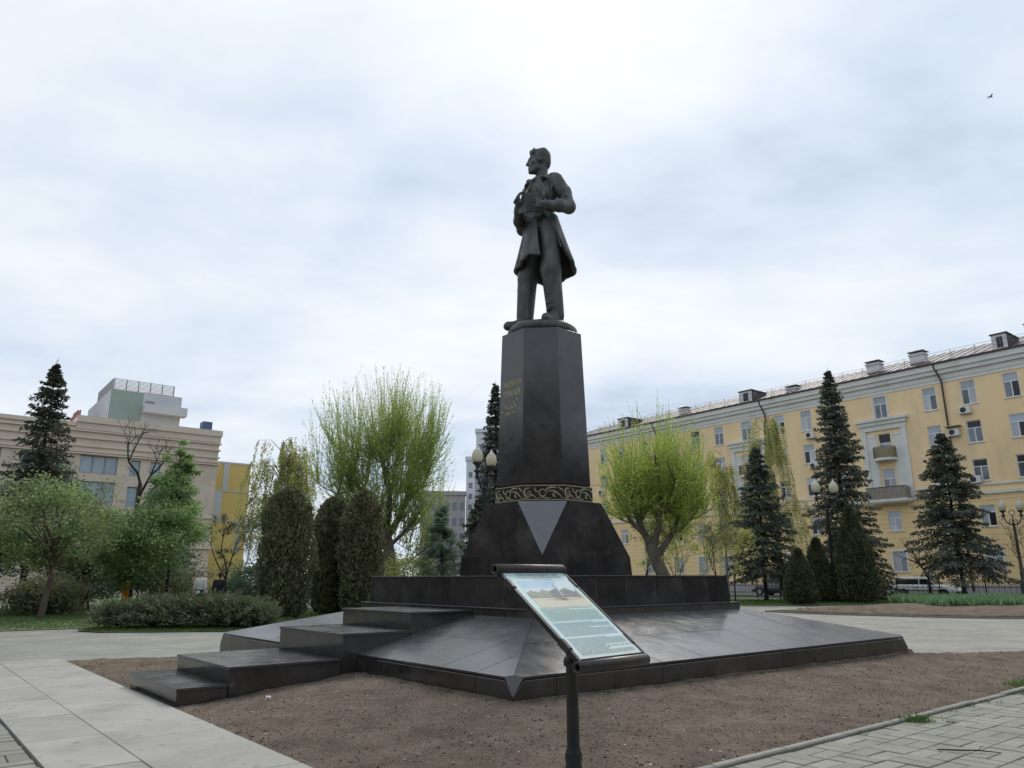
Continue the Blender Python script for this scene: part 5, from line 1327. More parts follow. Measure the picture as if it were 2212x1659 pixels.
def spruce(x, y, h, Rb, seed, label, z0=0.8, mat='leaf_spruce', dens=1.0, lean=0.0, sparse=1.0, trunk_mat='bark_dark'):
    rg = np.random.default_rng(seed); t = empty('spruce_tree', (x, y, 0), 0, label, 'tree', 'spruces round the square')
    mb = MB(); mb.tube([(0, 0, -.2), (0, 0, .4), (lean * .5, 0, h * .5), (lean, 0, h * .99)], [.034 * h * .55, .013 * h, .009 * h, .01], 8); mb.build('trunk', trunk_mat, t)
    V, A = [], []; z = z0; bm_ = MB()
    while z < h - .12:
        f = (h - z) / (h - z0)                       # 1 at the bottom
        nb = int(rg.integers(5, 8)); az0 = rg.random() * 6.28
        for i in range(nb):
            az = az0 + i * 6.283 / nb + rg.normal(0, .22); L = Rb * (f ** .86) * rg.uniform(.66, 1.14) + .05
            if rg.random() > sparse: L *= .45
            d = np.array([math.cos(az), math.sin(az), 0]); s_ = np.array([-d[1], d[0], 0])
            a1 = .55 - .62 * f; b1 = .18 + .26 * f; c1 = .20 * f
            zb = z + rg.normal(0, .08)
            def pt(u): u = np.asarray(u, float)[..., None]; return np.array([lean * z / h, 0, zb]) + d * L * u + np.array([0, 0, 1.0]) * L * (a1 * u - b1 * u**2 + c1 * u**3)
            nt = max(4, int(L * 5.2 * dens)); u = np.linspace(.12, 1, nt); base = pt(u)
            tg = unit(pt(u + .02) - pt(u - .02))
            for sg in (-1, 1):
                l = (.36 * L * (1.08 - u) + .18 * min(1, .25 + f * 3)) * rg.uniform(.7, 1.2, nt)
                td = unit(tg * .75 + s_ * sg * rg.uniform(.55, 1.0, (nt, 1)) + np.array([0, 0, -1]) * rg.uniform(.05, .45, (nt, 1)))
                m_ = 11; w = rg.random((nt, m_)) ** .8
                P = base[:, None] + td[:, None] * (l[:, None] * w)[..., None] + rg.normal(0, .025, (nt, m_, 3)) - np.array([0, 0, 1]) * (w**2 * l[:, None] * .25)[..., None]
                D = td[:, None] + rg.normal(0, .42, (nt, m_, 3)) + np.array([0, 0, -.15])
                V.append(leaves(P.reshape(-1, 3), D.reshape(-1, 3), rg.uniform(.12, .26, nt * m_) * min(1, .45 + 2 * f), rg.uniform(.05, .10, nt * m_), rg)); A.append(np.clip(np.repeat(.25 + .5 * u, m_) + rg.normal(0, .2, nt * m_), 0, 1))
            bm_.tube([tuple(p) for p in pt(np.array([0, .5, .95]))], [.012 + .012 * L, .008 + .006 * L, .005], 3)
        z += (.17 + .30 * f) * rg.uniform(.8, 1.2) / math.sqrt(dens)
    # leader shoot
    n = 60; w = rg.random(n); P = np.stack([np.full(n, lean), np.zeros(n), h - 1.0 + 1.25 * w], -1) + rg.normal(0, .02, (n, 3)); D = rg.normal(0, .6, (n, 3)) + [0, 0, .7]
    V.append(leaves(P, D, rg.uniform(.10, .20, n) * (1.2 - w), .05, rg)); A.append(rg.random(n))
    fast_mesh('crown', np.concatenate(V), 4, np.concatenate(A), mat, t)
    tag(bm_.build('branches', trunk_mat, t), kind='stuff')
    return t

def arborvitae(x, y, h, w, seed, label, mat='leaf_arbor', n=9500, shape=.55):
    rg = np.random.default_rng(seed); t = empty('arborvitae', (x, y, 0), 0, label, 'shrub', 'clipped conifer columns')
    mb = MB(); mb.tube([(0, 0, -.1), (0, 0, h * .5), (0, 0, h * .93)], [.09, .06, .02], 6)
    for i in range(26):
        z = rg.uniform(.2, h * .85); az = rg.random() * 6.28; mb.tube([(0, 0, z), (math.cos(az) * w * .22, math.sin(az) * w * .22, z + .3), (math.cos(az) * w * .36, math.sin(az) * w * .36, z + .8)], [.02, .014, .006], 3)
    mb.build('trunk', 'bark_dark', t)
    u = rg.random(n) ** .95; az = rg.random(n) * 6.283
    prof = np.interp(u, [0, .04, .2, .5, .75, .9, .97, 1], [.62, .84, 1.0, 1.0, .90, .64, .36, .06])
    if shape > 1: prof = np.interp(u, [0, .06, .2, .5, .8, 1], [.7, .95, 1.0, .80, .42, .03])
    lump = 1 + .10 * np.sin(az * 3 + seed + 4 * u) + .09 * np.sin(az * 5 - 9 * u + seed * 2) + .07 * np.sin(az * 2 + 17 * u) + .05 * np.sin(az * 9 + 31 * u)
    r = w / 2 * prof * lump * (1 - .45 * rg.random(n) ** 2.2)
    P = np.stack([r * np.cos(az), r * np.sin(az), .03 + u * (h - .15)], -1)
    rad = frame_dirs(az)
    ni = n // 3; ui = rg.random(ni); ai = rg.random(ni) * 6.283; ri = w / 2 * .62 * np.sqrt(rg.random(ni)) * np.interp(ui, [0, .2, .6, .9, 1], [.9, 1, .9 if shape < 1 else .7, .5 if shape < 1 else .2, .05])
    Pi = np.stack([ri * np.cos(ai), ri * np.sin(ai), .03 + ui * (h - .3)], -1)
    D = np.array([0, 0, 1.0]) * .9 + rad * rg.uniform(.1, .9, (n, 1)) + rg.normal(0, .33, (n, 3))
    fast_mesh('foliage', np.concatenate([leaves(P, D, rg.uniform(.10, .22, n), rg.uniform(.06, .12, n), rg), leaves(Pi, rg.normal(size=(ni, 3)) + [0, 0, .6], .34, .24, rg)]), 4, np.concatenate([np.clip(.5 + rg.normal(0, .25, n), 0, 1), rg.random(ni)]), mat, t)
    return t

def limb(mb, pts, r0, r1, n=7):
    P = [Vector(p) for p in pts]; out_ = []; m = len(P)
    for i in range(m - 1):
        a, b = P[i], P[i + 1]; p0 = P[i - 1] if i else a * 2 - b; p3 = P[i + 2] if i + 2 < m else b * 2 - a
        for k in range(4):
            t = k / 4; out_.append(.5 * ((2 * a) + (b - p0) * t + (2 * p0 - 5 * a + 4 * b - p3) * t * t + (3 * a - p0 - 3 * b + p3) * t**3))
    out_.append(P[-1]); k = len(out_)
    mb.tube(out_, [r0 + (r1 - r0) * (i / (k - 1)) ** .8 for i in range(k)], n)
    return out_

def pollard(x, y, seed, label, trunk, limbs, nshoot, slen, bounds, mat, leaf=(.13, .075), per=44, up=1.0, flat=False, vert=1.0):
    """globe-shaped tree whose many upright shoots grow from stout limbs; bounds = centre z, half height, half width"""
    rg = np.random.default_rng(seed); t = empty('pollard_willow', (x, y, 0), 0, label, 'tree', 'round willows beside the monument')
    mb = MB(); limb(mb, trunk[0], trunk[1], trunk[2], 10); mb.build('trunk', 'bark', t)
    mb = MB(); src = []
    for pts, r0, r1 in limbs:
        pl = limb(mb, pts, r0, r1); src.append(pl)
        for q in range(3):      # side limbs
            a0 = Vector(pl[int(len(pl) * rg.uniform(.35, .95))]); az = rg.random() * 6.283; l = slen * rg.uniform(.3, .55); src.append(limb(mb, [a0, a0 + Vector((math.cos(az) * l * .5, math.sin(az) * l * .5, l * .2)), a0 + Vector((math.cos(az) * l, math.sin(az) * l, l * .55))], r1 * .8, .02, 5))
    mb.build('limbs', 'bark', t)
    sh = MB(); V, A = [], []; cx, cz, hz, hx = bounds; cnt = 0; tries = 0
    wts = np.array([len(s_) for s_ in src], float); wts /= wts.sum()
    while cnt < nshoot and tries < nshoot * 6:
        tries += 1
        s_ = src[rg.choice(len(src), p=wts)]; k = int(len(s_) * rg.uniform(.22, 1) ** .75 * .999); p0 = np.array(s_[k])
        az = rg.random() * 6.283; out_ = np.array([p0[0] - cx, p0[1], 0]); out_ = out_ / (np.linalg.norm(out_) + .6)
        d = out_ * rg.uniform(.1, 1.0) * vert + np.array([math.cos(az), math.sin(az), 0]) * rg.uniform(.1, .85) * vert + np.array([0, 0, rg.uniform(-.25 if vert > .8 else .0, 1.25) * up])
        d /= np.linalg.norm(d); L = slen * rg.uniform(.45, 1.15)
        e = p0 + d * L + np.array([0, 0, .38 * L])
        q = math.hypot((e[0] - cx) / hx, e[1] / hx) ** 2 + abs((e[2] - cz) / hz) ** (4 if flat else 2)
        if q > 1.08 + .10 * rg.normal(): continue
        cnt += 1
        u = np.sort(rg.uniform(.08, 1, per)); wob = rg.normal(0, .05, 3)
        P = p0 + d * (L * u)[:, None] + np.array([0, 0, .38 * L]) * (u**2)[:, None] + np.sin(u * 5)[:, None] * wob * L * .2
        tg = d + np.array([0, 0, .76]) * u[:, None]
        V.append(leaves(P, tg * .8 + rg.normal(0, .6, (per, 3)), rg.uniform(.7, 1.25, per) * leaf[0] * (1.15 - .5 * u), leaf[1] * rg.uniform(.7, 1.2, per) * (1.1 - .4 * u), rg)); A.append(np.clip(.35 + .3 * u + rg.normal(0, .2, per), 0, 1))
        m3 = p0 + d * L * .5 + np.array([0, 0, .095 * L]); sh.tube([tuple(p0), tuple(m3), tuple(e)], [.012, .008, .003], 3, cap=False)
    tag(sh.build('shoots', 'shoot', t), kind='stuff')
    fast_mesh('crown', np.concatenate(V), 4, np.concatenate(A), mat, t)
    return t

def weeping(x, y, h, w, seed, label, mat='leaf_birch', bark='bark_birch', nb=34, strands=7, leaf=(.12, .07), zlow=.12, bend=0.0, per=34):
    rg = np.random.default_rng(seed); t = empty('weeping_birch', (x, y, 0), 0, label, 'tree', 'weeping birches')
    mb = MB(); limb(mb, [(0, 0, -.2), (.05, 0, h * .3), (bend * .5 - .05, 0, h * .65), (bend, 0, h * .97)], .012 * h, .015); mb.build('trunk', bark, t)
    br = MB(); V, A = [], []
    for i in range(nb):
        z = h * rg.uniform(.30, .96); f = 1 - (z / h - .3) / .7; az = rg.random() * 6.283; L = w / 2 * (.35 + .75 * f ** .6) * rg.uniform(.6, 1.05)
        d = np.array([math.cos(az), math.sin(az), 0]); p0 = np.array([bend * (z / h) ** 2, 0, z]); tip = p0 + d * L + [0, 0, L * .35]
        mid = p0 + d * L * .5 + [0, 0, L * .42]; br.tube([tuple(p0), tuple(mid), tuple(tip)], [.03, .018, .008], 3, cap=False)
        for k in range(strands):
            u = rg.uniform(.35, 1.05); q0 = p0 + d * L * u + np.array([0, 0, L * (.84 * u - .49 * u * u)]); Ls = min(rg.uniform(.5, 3.0) * (h / 11), max(.3, q0[2] - h * zlow))
            v = np.sort(rg.random(per)); off = rg.normal(0, .12, 3) * [1, 1, 0]
            P = q0 + np.array([d[0] * .25, d[1] * .25, 0]) * np.sqrt(v)[:, None] + off * v[:, None] - np.array([0, 0, Ls]) * v[:, None] + rg.normal(0, .05, (per, 3))
            V.append(leaves(P, np.array([0, 0, -1.0]) + rg.normal(0, .55, (per, 3)), leaf[0] * rg.uniform(.6, 1.2, per), leaf[1] * rg.uniform(.7, 1.2, per), rg)); A.append(rg.random(per))
            br.tube([tuple(q0), tuple(q0 + np.array([d[0] * .2, d[1] * .2, -Ls * .5])), tuple(q0 + off + np.array([d[0] * .25, d[1] * .25, -Ls]))], [.006, .005, .003], 3, cap=False)
    tag(br.build('branches', 'bark', t), kind='stuff'); fast_mesh('crown', np.concatenate(V), 4, np.concatenate(A), mat, t)
    return t

def leafy(name, x, y, h, w, seed, label, mat, bark='bark', zc=.30, nclump=60, per=230, leaf=(.15, .10), fork=None, r0=.11, cat='tree', group=None, sig=.34, shape='round', inner=.25):
    rg = np.random.default_rng(seed); t = empty(name, (x, y, 0), 0, label, cat, group)
    z0 = h * zc; mb = MB(); fk = fork or [(0, 0, -.2), (.03, 0, z0 * .6), (0, .05, z0 * 1.25)]
    top = Vector(limb(mb, fk, r0, r0 * .62)[-1]); mb.build('trunk', bark, t)
    mb = MB(); V, A = [], []
    cz, hz = (z0 + h) / 2, (h - z0) / 2
    for i in range(nclump):
        d = rg.normal(size=3); d /= np.linalg.norm(d); rr = rg.uniform(inner, 1.0) ** .6
        c = np.array([d[0] * w / 2 * rr, d[1] * w / 2 * rr, cz + d[2] * hz * rr])
        if shape == 'cone': k = np.clip(1.15 - (c[2] - z0) / (h - z0), .08, 1); c[0] *= k * 1.15; c[1] *= k * 1.15
        s_ = sig * rg.uniform(.6, 1.3) * (1.0 if shape != 'cone' else max(.35, 1.1 - (c[2] - z0) / (h - z0))); n = int(per * rg.uniform(.6, 1.3))
        P = c + rg.normal(size=(n, 3)) * s_ * [1, 1, .7]
        D = rg.normal(size=(n, 3)) * [1, 1, .6] + [0, 0, -.25]
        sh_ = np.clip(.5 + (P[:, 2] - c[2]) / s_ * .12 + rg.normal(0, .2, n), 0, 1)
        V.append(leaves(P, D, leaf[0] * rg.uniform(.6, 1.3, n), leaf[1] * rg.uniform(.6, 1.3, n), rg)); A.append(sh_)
        a = top.lerp(Vector((0, 0, max(z0, c[2] * .75))), .5); m_ = a.lerp(Vector(c), .5) + Vector((0, 0, .12 * h * rg.uniform(0, 1)))
        if i < 40: mb.tube([tuple(a), tuple(m_), tuple(c)], [r0 * .30, r0 * .16, .006], 4, cap=False)
        for q in range(5):
            e = P[rg.integers(n)]; mb.tube([tuple(c), tuple((c + e) / 2 + [0, 0, .05]), tuple(e)], [.010, .007, .003], 3, cap=False)
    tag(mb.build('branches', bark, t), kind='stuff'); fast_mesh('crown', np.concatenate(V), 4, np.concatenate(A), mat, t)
    return t

def bare(x, y, h, seed, label, mat='bark_dark', r0=.06, depth=5, leafmat=None, spread=.5, nleaf=0, zsplit=.35, name='bare_tree', group=None, stub=False):
    rg = np.random.default_rng(seed); t = empty(name, (x, y, 0), 0, label, 'tree', group); mb = MB(); ends = []
    def grow(p, d, L, r, k):
        d = d / np.linalg.norm(d); m_ = p + d * L * .5 + rg.normal(0, .04 * L, 3); e = p + d * L + rg.normal(0, .05 * L, 3)
        mb.tube([tuple(p), tuple(m_), tuple(e)], [r, r * .86, r * .7], 5 if k > 2 else 3, cap=False)
        if k == 0: ends.append((p, e)); return
        nb = 2 + (rg.random() < .55)
        for i in range(nb):
            nd = d + rg.normal(0, spread, 3) + [0, 0, .22]; grow(e, nd, L * rg.uniform(.58, .84), r * rg.uniform(.5, .72), k - 1)
        if rg.random() < .6: nd = d * .5 + rg.normal(0, spread * 1.3, 3); grow(m_, nd, L * .5, r * .42, max(0, k - 2))
    mb.tube([(0, 0, -.2), (0, 0, h * zsplit * .5), (.02, 0, h * zsplit)], [r0 * 1.2, r0, r0 * .9], 7); tr = mb; 
    tr.build('trunk', mat, t); mb = MB()
    for i in range(3):
        a = rg.random() * 6.28; grow(np.array([.02, 0, h * zsplit * (1 - .12 * i)]), np.array([math.cos(a) * spread, math.sin(a) * spread, 1.0]), h * (1 - zsplit) * .34, r0 * .6, depth - 1)
    tag(mb.build('branches', mat, t), kind='stuff')
    if nleaf:
        V, A = [], []
        for p, e in ends:
            n = nleaf; u = rg.random((n, 1)); P = p + (e - p) * u + rg.normal(0, .05, (n, 3)); V.append(leaves(P, rg.normal(size=(n, 3)), .11 * rg.uniform(.6, 1.2, n), .075, rg)); A.append(rg.random(n))
        fast_mesh('leaves', np.concatenate(V), 4, np.concatenate(A), leafmat, t)
    return t

# ---- right side
spruce(27.0, 46, 10.2, 2.9, 11, 'broad dark spruce standing in front of the white hatchback, rightmost', 2.1, dens=1.2, sparse=.93)
spruce(22.1, 50, 15.4, 3.0, 12, 'tallest spruce, rising in front of the yellow building between lamp and balcony', .6, dens=1.05, sparse=.85)
spruce(15.8, 48, 9.7, 2.45, 13, 'bushy mid-sized spruce with bare trunk foot beside the dark parked car', 1.9, dens=1.1, sparse=.9, lean=.15)
arborvitae(19.75, 44, 5.55, 2.2, 21, 'widest dark green conifer column right of the lamp post', 'leaf_arbor_green', 11000, 2)
arborvitae(18.1, 45.2, 3.75, 1.75, 22, 'narrow conifer column just left of the lamp post', 'leaf_arbor_green', 7000, 2)
arborvitae(15.75, 42, 3.0, 1.6, 23, 'smallest conifer column right of the bare spruce trunk', 'leaf_arbor_green', 7000, 2)
pollard(6.95, 36, 31, 'bright yellow-green round willow with leaning trunk right of the monument',
        ([(.55, 0, -.2), (.35, 0, 1.0), (-.15, 0, 2.2), (-.40, 0, 3.0)], .38, .27),
        [([(-.40, 0, 2.9), (-.85, .1, 4.0), (-1.15, .2, 5.2), (-1.0, .3, 6.4)], .20, .07), ([(-.30, 0, 2.8), (.0, -.2, 3.9), (.15, -.3, 5.4), (.0, -.2, 7.2)], .20, .06),
         ([(-.15, 0, 2.4), (.45, 0, 3.2), (1.05, .2, 4.2), (1.35, .3, 5.3)], .19, .06), ([(-.6, 0, 3.4), (-1.4, -.4, 4.1), (-1.9, -.6, 5.0)], .13, .05), ([(.1, -.2, 4.2), (.6, -.8, 5.0), (.8, -1.0, 6.2)], .11, .05), ([(-.8, .1, 3.8), (-.6, 1.0, 5.0), (-.5, 1.3, 6.4)], .11, .05),
         ([(-.2, 0, 3.2), (.2, .9, 4.2), (.5, 1.3, 5.6)], .11, .05), ([(.6, 0, 3.4), (1.3, -.5, 3.9), (1.9, -.7, 4.7)], .09, .04)],
        980, 2.9, (-.05, 5.55, 4.7, 3.2), 'leaf_willow_bright', (.11, .056), 46, vert=.85)
weeping(18.6, 53, 13.0, 4.4, 41, 'tall weeping birch with yellow-green strands before the yellow building', nb=64, strands=9, bend=-.3)
weeping(15.4, 55, 11.0, 3.4, 42, 'thin weeping birch between the round willow and the mid-sized spruce', nb=56, strands=8, bend=.2)
weeping(9.6, 50, 9.5, 3.4, 43, 'sparse weeping birch half hidden behind the bright round willow', nb=44, strands=7)
bare(26.6, 49, 4.6, 51, 'leafless crooked tree beside the rightmost spruce', r0=.09, spread=.6, leafmat='leaf_birch')
bare(33.4, 50, 5.2, 52, 'leafless brown tree at the right edge by the lamp', 'bark_red', r0=.07, spread=.55)
bare(6.6, 38, 4.6, 53, 'slim young tree with opening leaves just right of the pedestal foot', r0=.045, leafmat='leaf_dull', nleaf=6, spread=.4, depth=5)
bare(11.4, 43, 5.0, 54, 'slim young tree with few leaves behind the plinth right of the willow trunk', r0=.045, leafmat='leaf_dull', nleaf=6, spread=.42, depth=5)
bare(13.0, 45, 4.6, 55, 'small budding tree left of the bare-footed spruce', r0=.04, leafmat='leaf_birch', nleaf=7, spread=.42, depth=5)
bare(8.7, 41, 4.2, 56, 'small budding tree left of the leaning willow trunk', r0=.04, leafmat='leaf_birch', nleaf=6, spread=.42, depth=5)

# ---- behind the monument and left of it
spruce(-1.1, 48, 14.0, 2.0, 14, 'slender spruce half hidden behind the pedestal shaft', 1.0, dens=1.0)
spruce(-2.0, 45, 6.0, 1.9, 15, 'low blue-green spruce behind the left lamp', .4, dens=1.0)
leafy('young_larch', -3.5, 38, 5.4, 2.6, 61, 'young soft green larch left of the pedestal foot', 'leaf_teal', 'bark_dark', .12, 46, 190, (.16, .05), r0=.06, sig=.26, shape='cone')
leafy('flowering_shrub', -5.6, 40, 2.6, 3.2, 62, 'yellow-green rounded shrub behind the plinth edge', 'leaf_birch', 'bark', .1, 34, 170, (.12, .07), r0=.03, cat='shrub', sig=.3)
leafy('shrub', -8.6, 47, 3.2, 6.0, 63, 'wide dull green shrub in the gap right of the conifer columns', 'leaf_dull', 'bark', .08, 40, 170, (.13, .08), r0=.03, cat='shrub', sig=.36)
pollard(-7.3, 41, 32, 'large round willow with tall upright shoots left of the monument',
        ([(.85, 0, -.2), (.8, 0, 1.6), (.6, 0, 3.0), (.35, 0, 4.0)], .36, .28),
        [([(.35, 0, 3.9), (-.3, .2, 5.2), (-1.4, .3, 6.6), (-2.1, .2, 8.2)], .22, .08), ([(.4, 0, 3.9), (.6, -.3, 5.6), (.2, -.4, 7.6), (.1, -.3, 9.4)], .22, .07), ([(.5, 0, 3.6), (1.3, .3, 5.2), (1.6, .4, 7.0), (2.0, .3, 8.7)], .22, .07),
         ([(.6, 0, 3.1), (1.6, -.4, 4.0), (2.4, -.6, 5.0)], .13, .05), ([(.2, 0, 4.4), (-1.2, -.8, 5.3), (-2.4, -1.0, 6.0)], .13, .05), ([(-1.0, .3, 6.1), (-.9, 1.2, 7.4), (-1.0, 1.6, 8.8)], .10, .05), ([(1.4, .3, 5.6), (2.4, .2, 6.6), (2.7, .1, 7.8)], .10, .05), ([(.5, -.3, 6.2), (.6, -1.4, 7.4), (.7, -1.7, 8.8)], .10, .05), ([(.4, 0, 4.6), (.4, 1.2, 6.2), (.6, 1.6, 8.2)], .12, .05),
         ([(.6, 0, 2.9), (-.6, .3, 3.8), (-1.7, .5, 4.8)], .10, .04), ([(.75, 0, 2.0), (1.8, .1, 2.4), (2.7, .2, 3.1)], .09, .03)],
        1350, 3.4, (-.1, 7.8, 5.4, 4.2), 'leaf_willow', (.115, .065), 48, flat=True, vert=.5)
arborvitae(-8.95, 29.9, 5.05, 2.0, 24, 'brownish conifer column beside the juniper, leftmost of three', n=11000)
arborvitae(-7.95, 33.5, 5.05, 1.7, 25, 'brownish conifer column in the middle of the three', n=10000)
arborvitae(-6.45, 32.5, 5.2, 1.75, 26, 'brownish conifer column right next to the plinth, rightmost of three', n=10000)
weeping(-14.4, 46, 10.2, 5.6, 44, 'pale weeping birch behind the leftmost conifer column', nb=80, strands=9, leaf=(.13, .07))
bare(-15.0, 40, 5.2, 57, 'small open tree with few leaves in front of the yellow wing', 'bark_dark', r0=.07, leafmat='leaf_dull', nleaf=9, spread=.5, depth=5)
bare(-14.2, 44, 2.2, 58, 'low leafless bush left of the leftmost conifer column', 'bark', r0=.03, spread=.6, depth=5, zsplit=.1, name='bare_bush')
bare(-23.1, 46, 11.6, 59, 'tall dead tree with broken limbs before the beige building', 'bark_dark', r0=.15, spread=.55, depth=5, zsplit=.62)
leafy('larch_tree', -16.7, 37, 8.4, 4.6, 64, 'tall pyramid-shaped light green tree before the beige building', 'leaf_larch', 'bark_dark', .20, 120, 130, (.15, .07), r0=.10, sig=.34, shape='cone')
leafy('young_maple', -18.6, 30.5, 5.7, 4.8, 65, 'small tree with forked reddish trunk at the lawn edge', 'leaf_maple', 'bark_red', .30, 70, 105, (.14, .10), [(0, 0, -.2), (.10, 0, .9), (.25, 0, 1.75)], .15, sig=.30)
leafy('leafy_tree', -17.4, 35, 4.8, 4.4, 66, 'fresh green leafy tree below the pyramid-shaped one', 'leaf_green', 'bark_dark', .22, 80, 125, (.15, .10), r0=.09, sig=.33)
leafy('leafy_tree', -21.3, 38, 5.6, 5.0, 67, 'dull green leafy tree between forked tree and dead tree', 'leaf_dull', 'bark_dark', .16, 80, 120, (.14, .09), r0=.09, sig=.36)
leafy('leafy_tree', -23.2, 33.5, 5.0, 3.6, 68, 'green leafy tree at the left picture edge', 'leaf_green', 'bark_dark', .26, 60, 120, (.14, .09), r0=.12, sig=.34)
leafy('leafy_tree', -26.8, 42, 8.8, 5.0, 69, 'bluish green tall leafy tree behind the left edge', 'leaf_teal', 'bark_dark', .2, 90, 130, (.16, .10), r0=.12, sig=.4)
leafy('leafy_tree', -20.0, 41, 5.2, 4.4, 70, 'dark shaded leafy tree in the middle of the left group', 'leaf_teal', 'bark_dark', .12, 70, 130, (.15, .10), r0=.09, sig=.38)
spruce(-25.9, 40.5, 13.4, 2.5, 16, 'ragged dark spruce towering over the left trees', 3.2, 'leaf_spruce_warm', .85, sparse=.72)
spruce(-21.0, 47, 8.2, 1.5, 17, 'thin spruce tip in front of the beige building windows', 1.0, 'leaf_spruce', .9)
for i, (x, y, h, w, mt, lab) in enumerate(((-24.5, 44, 2.6, 5, 'leaf_teal', 'dark undergrowth shrub at the left edge below the tall spruce'), (-19.4, 44.5, 2.4, 5, 'leaf_dull', 'dull undergrowth shrub behind the forked tree'), (-20.4, 33.5, 1.3, 2.6, 'leaf_dull', 'low brown-green shrub right of the forked trunk'), (-15.6, 46, 2.2, 4, 'leaf_teal', 'dark shrub behind the worker in orange'), (-29.5, 38, 3.0, 6, 'leaf_teal', 'dark green shrub at the far left picture edge'))):
    leafy('shrub', x, y, h, w, 80 + i, lab, mt, 'bark_dark', .06, 44, 170, (.14, .09), r0=.03, cat='shrub', sig=.36, group='undergrowth shrubs')

# spreading juniper
def juniper():
    rg = np.random.default_rng(91); t = empty('juniper_bush', (-10.2, 24.2, 0), 0, 'wide low spreading juniper bush in front of the walking people', 'shrub')
    V, A = [], []; mb = MB()
    mounds = [(-2.0, -.2, 1.1, .80), (-1.1, .1, 1.2, .98), (-.2, -.2, 1.2, .95), (.7, .0, 1.2, 1.0), (1.5, -.1, 1.1, .92), (2.2, .0, .9, .72), (-.6, .7, 1.3, 1.0), (.9, .9, 1.3, 1.05), (-1.6, .8, 1.1, .9), (1.9, .7, 1.1, .85)]
    for (mx, my, mr, mh) in mounds:
        for i in range(150):
            az = rg.random() * 6.283; rr = mr * rg.uniform(.35, 1.12); el_ = rg.uniform(.15, 1.35)
            d = np.array([math.cos(az), math.sin(az), 0]); p0 = np.array([mx, my, .08]); e = np.array([mx, my, 0]) + d * rr * math.cos(el_ * .9) + [0, 0, mh * math.sin(el_) * rg.uniform(.75, 1.05) + .05]
            mid = p0 + (e - p0) * .55 + [0, 0, .10 * mh]
            if i % 5 == 0: mb.tube([tuple(p0), tuple(mid), tuple(e)], [.014, .010, .004], 3, cap=False)
            n = 30; u = rg.uniform(.35, 1.0, n)[:, None]; P = (1 - u)**2 * p0 + 2 * u * (1 - u) * mid + u**2 * e + rg.normal(0, .035, (n, 3)); tg = (e - mid)
            D = unit(tg) * .9 + rg.normal(0, .5, (n, 3)) + [0, 0, .2]
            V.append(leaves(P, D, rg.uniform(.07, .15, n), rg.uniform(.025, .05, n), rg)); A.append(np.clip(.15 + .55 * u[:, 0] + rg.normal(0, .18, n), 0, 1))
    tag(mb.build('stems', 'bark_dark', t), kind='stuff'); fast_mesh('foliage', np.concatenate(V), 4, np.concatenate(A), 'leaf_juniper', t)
juniper()

# dense belt of trees on the far side of the square, behind the viewpoint (mirrored in the polished stone)
rg = np.random.default_rng(97); PB = []
def belt(x0, y0, x1, y1, n, hh):
    u = rg.random(n); X = x0 + (x1 - x0) * u; Y = y0 + (y1 - y0) * u; s_ = u * math.hypot(x1 - x0, y1 - y0)
    base = hh + 1.8 * np.sin(s_ * .45 + x0) + 1.3 * np.sin(s_ * 1.21 + 1) + .8 * np.sin(s_ * 2.9); Z = rg.uniform(.02, 1, n) ** .85 * base
    PB.append(np.stack([X + rg.normal(0, 1.3, n), Y + rg.normal(0, 1.3, n), Z], -1))
belt(-40, -19, 50, -19, 36000, 13); belt(-33, -18, -33, 36, 20000, 10); belt(46, -18, 46, 44, 24000, 12.5)
PB = np.concatenate(PB); n = len(PB)
tag(fast_mesh('tree_belt', leaves(PB, rg.normal(size=(n, 3)), .8, .55, rg), 4, rg.random(n), 'leaf_belt'), kind='stuff')

# ------------------------------------------------------------------ lawns, far beds, street
def sheet(name, pts, z, mat, kind='structure'):
    mb = MB(); mb.add([(x, y, z) for x, y in pts], [tuple(range(len(pts)))]); return tag(mb.build(name, mat), kind=kind)
def blades(name, pts, n, seed, parent, hgt=.10, mat='grass_blade', wd=.02):
    rg = np.random.default_rng(seed); xs, ys = [p[0] for p in pts], [p[1] for p in pts]; Q = []
    k = 0; poly = pts
    X = rg.uniform(min(xs), max(xs), n * 3); Y = rg.uniform(min(ys), max(ys), n * 3); ins = np.zeros(len(X), bool)
    for i in range(len(poly)):
        (x1, y1), (x2, y2) = poly[i], poly[(i + 1) % len(poly)]
        c = ((y1 > Y) != (y2 > Y)) & (X < (x2 - x1) * (Y - y1) / ((y2 - y1) or 1e-9) + x1); ins ^= c
    X, Y = X[ins][:n], Y[ins][:n]; m_ = len(X)
    P = np.stack([X, Y, np.zeros(m_)], -1); D = np.stack([rg.normal(0, .5, m_), rg.normal(0, .5, m_), np.ones(m_)], -1)
    return tag(fast_mesh(name, leaves(P, D, hgt * rg.uniform(.5, 1.3, m_), wd, rg), 4, rg.random(m_), mat, parent), kind='stuff')
lawnL = [(-15.6, 23.2), (-13.2, 24.6), (-13.6, 26.6), (-11.5, 27.6), (-7.0, 27.8), (-5.5, 31), (-5.0, 39.5), (-34, 39.5), (-34, 22.0), (-19.0, 22.2)]
o = sheet('lawn', lawnL, -.012, 'lawn'); blades('grass', lawnL, 42000, 1, o, .09)
lj = [(-13.0, 23.2), (-12.0, 22.6), (-7.2, 22.9), (-6.9, 26.6), (-13.4, 26.2)]; o = sheet('lawn', lj, -.008, 'lawn'); blades('grass', lj, 9000, 2, o, .07)
lawnR = [(8.5, 41.2), (15.5, 40.6), (23.0, 41.8), (30, 44), (28, 50.5), (13, 50.0), (8.0, 47)]
o = sheet('lawn', lawnR, -.010, 'lawn'); blades('grass', lawnR, 26000, 3, o, .10)
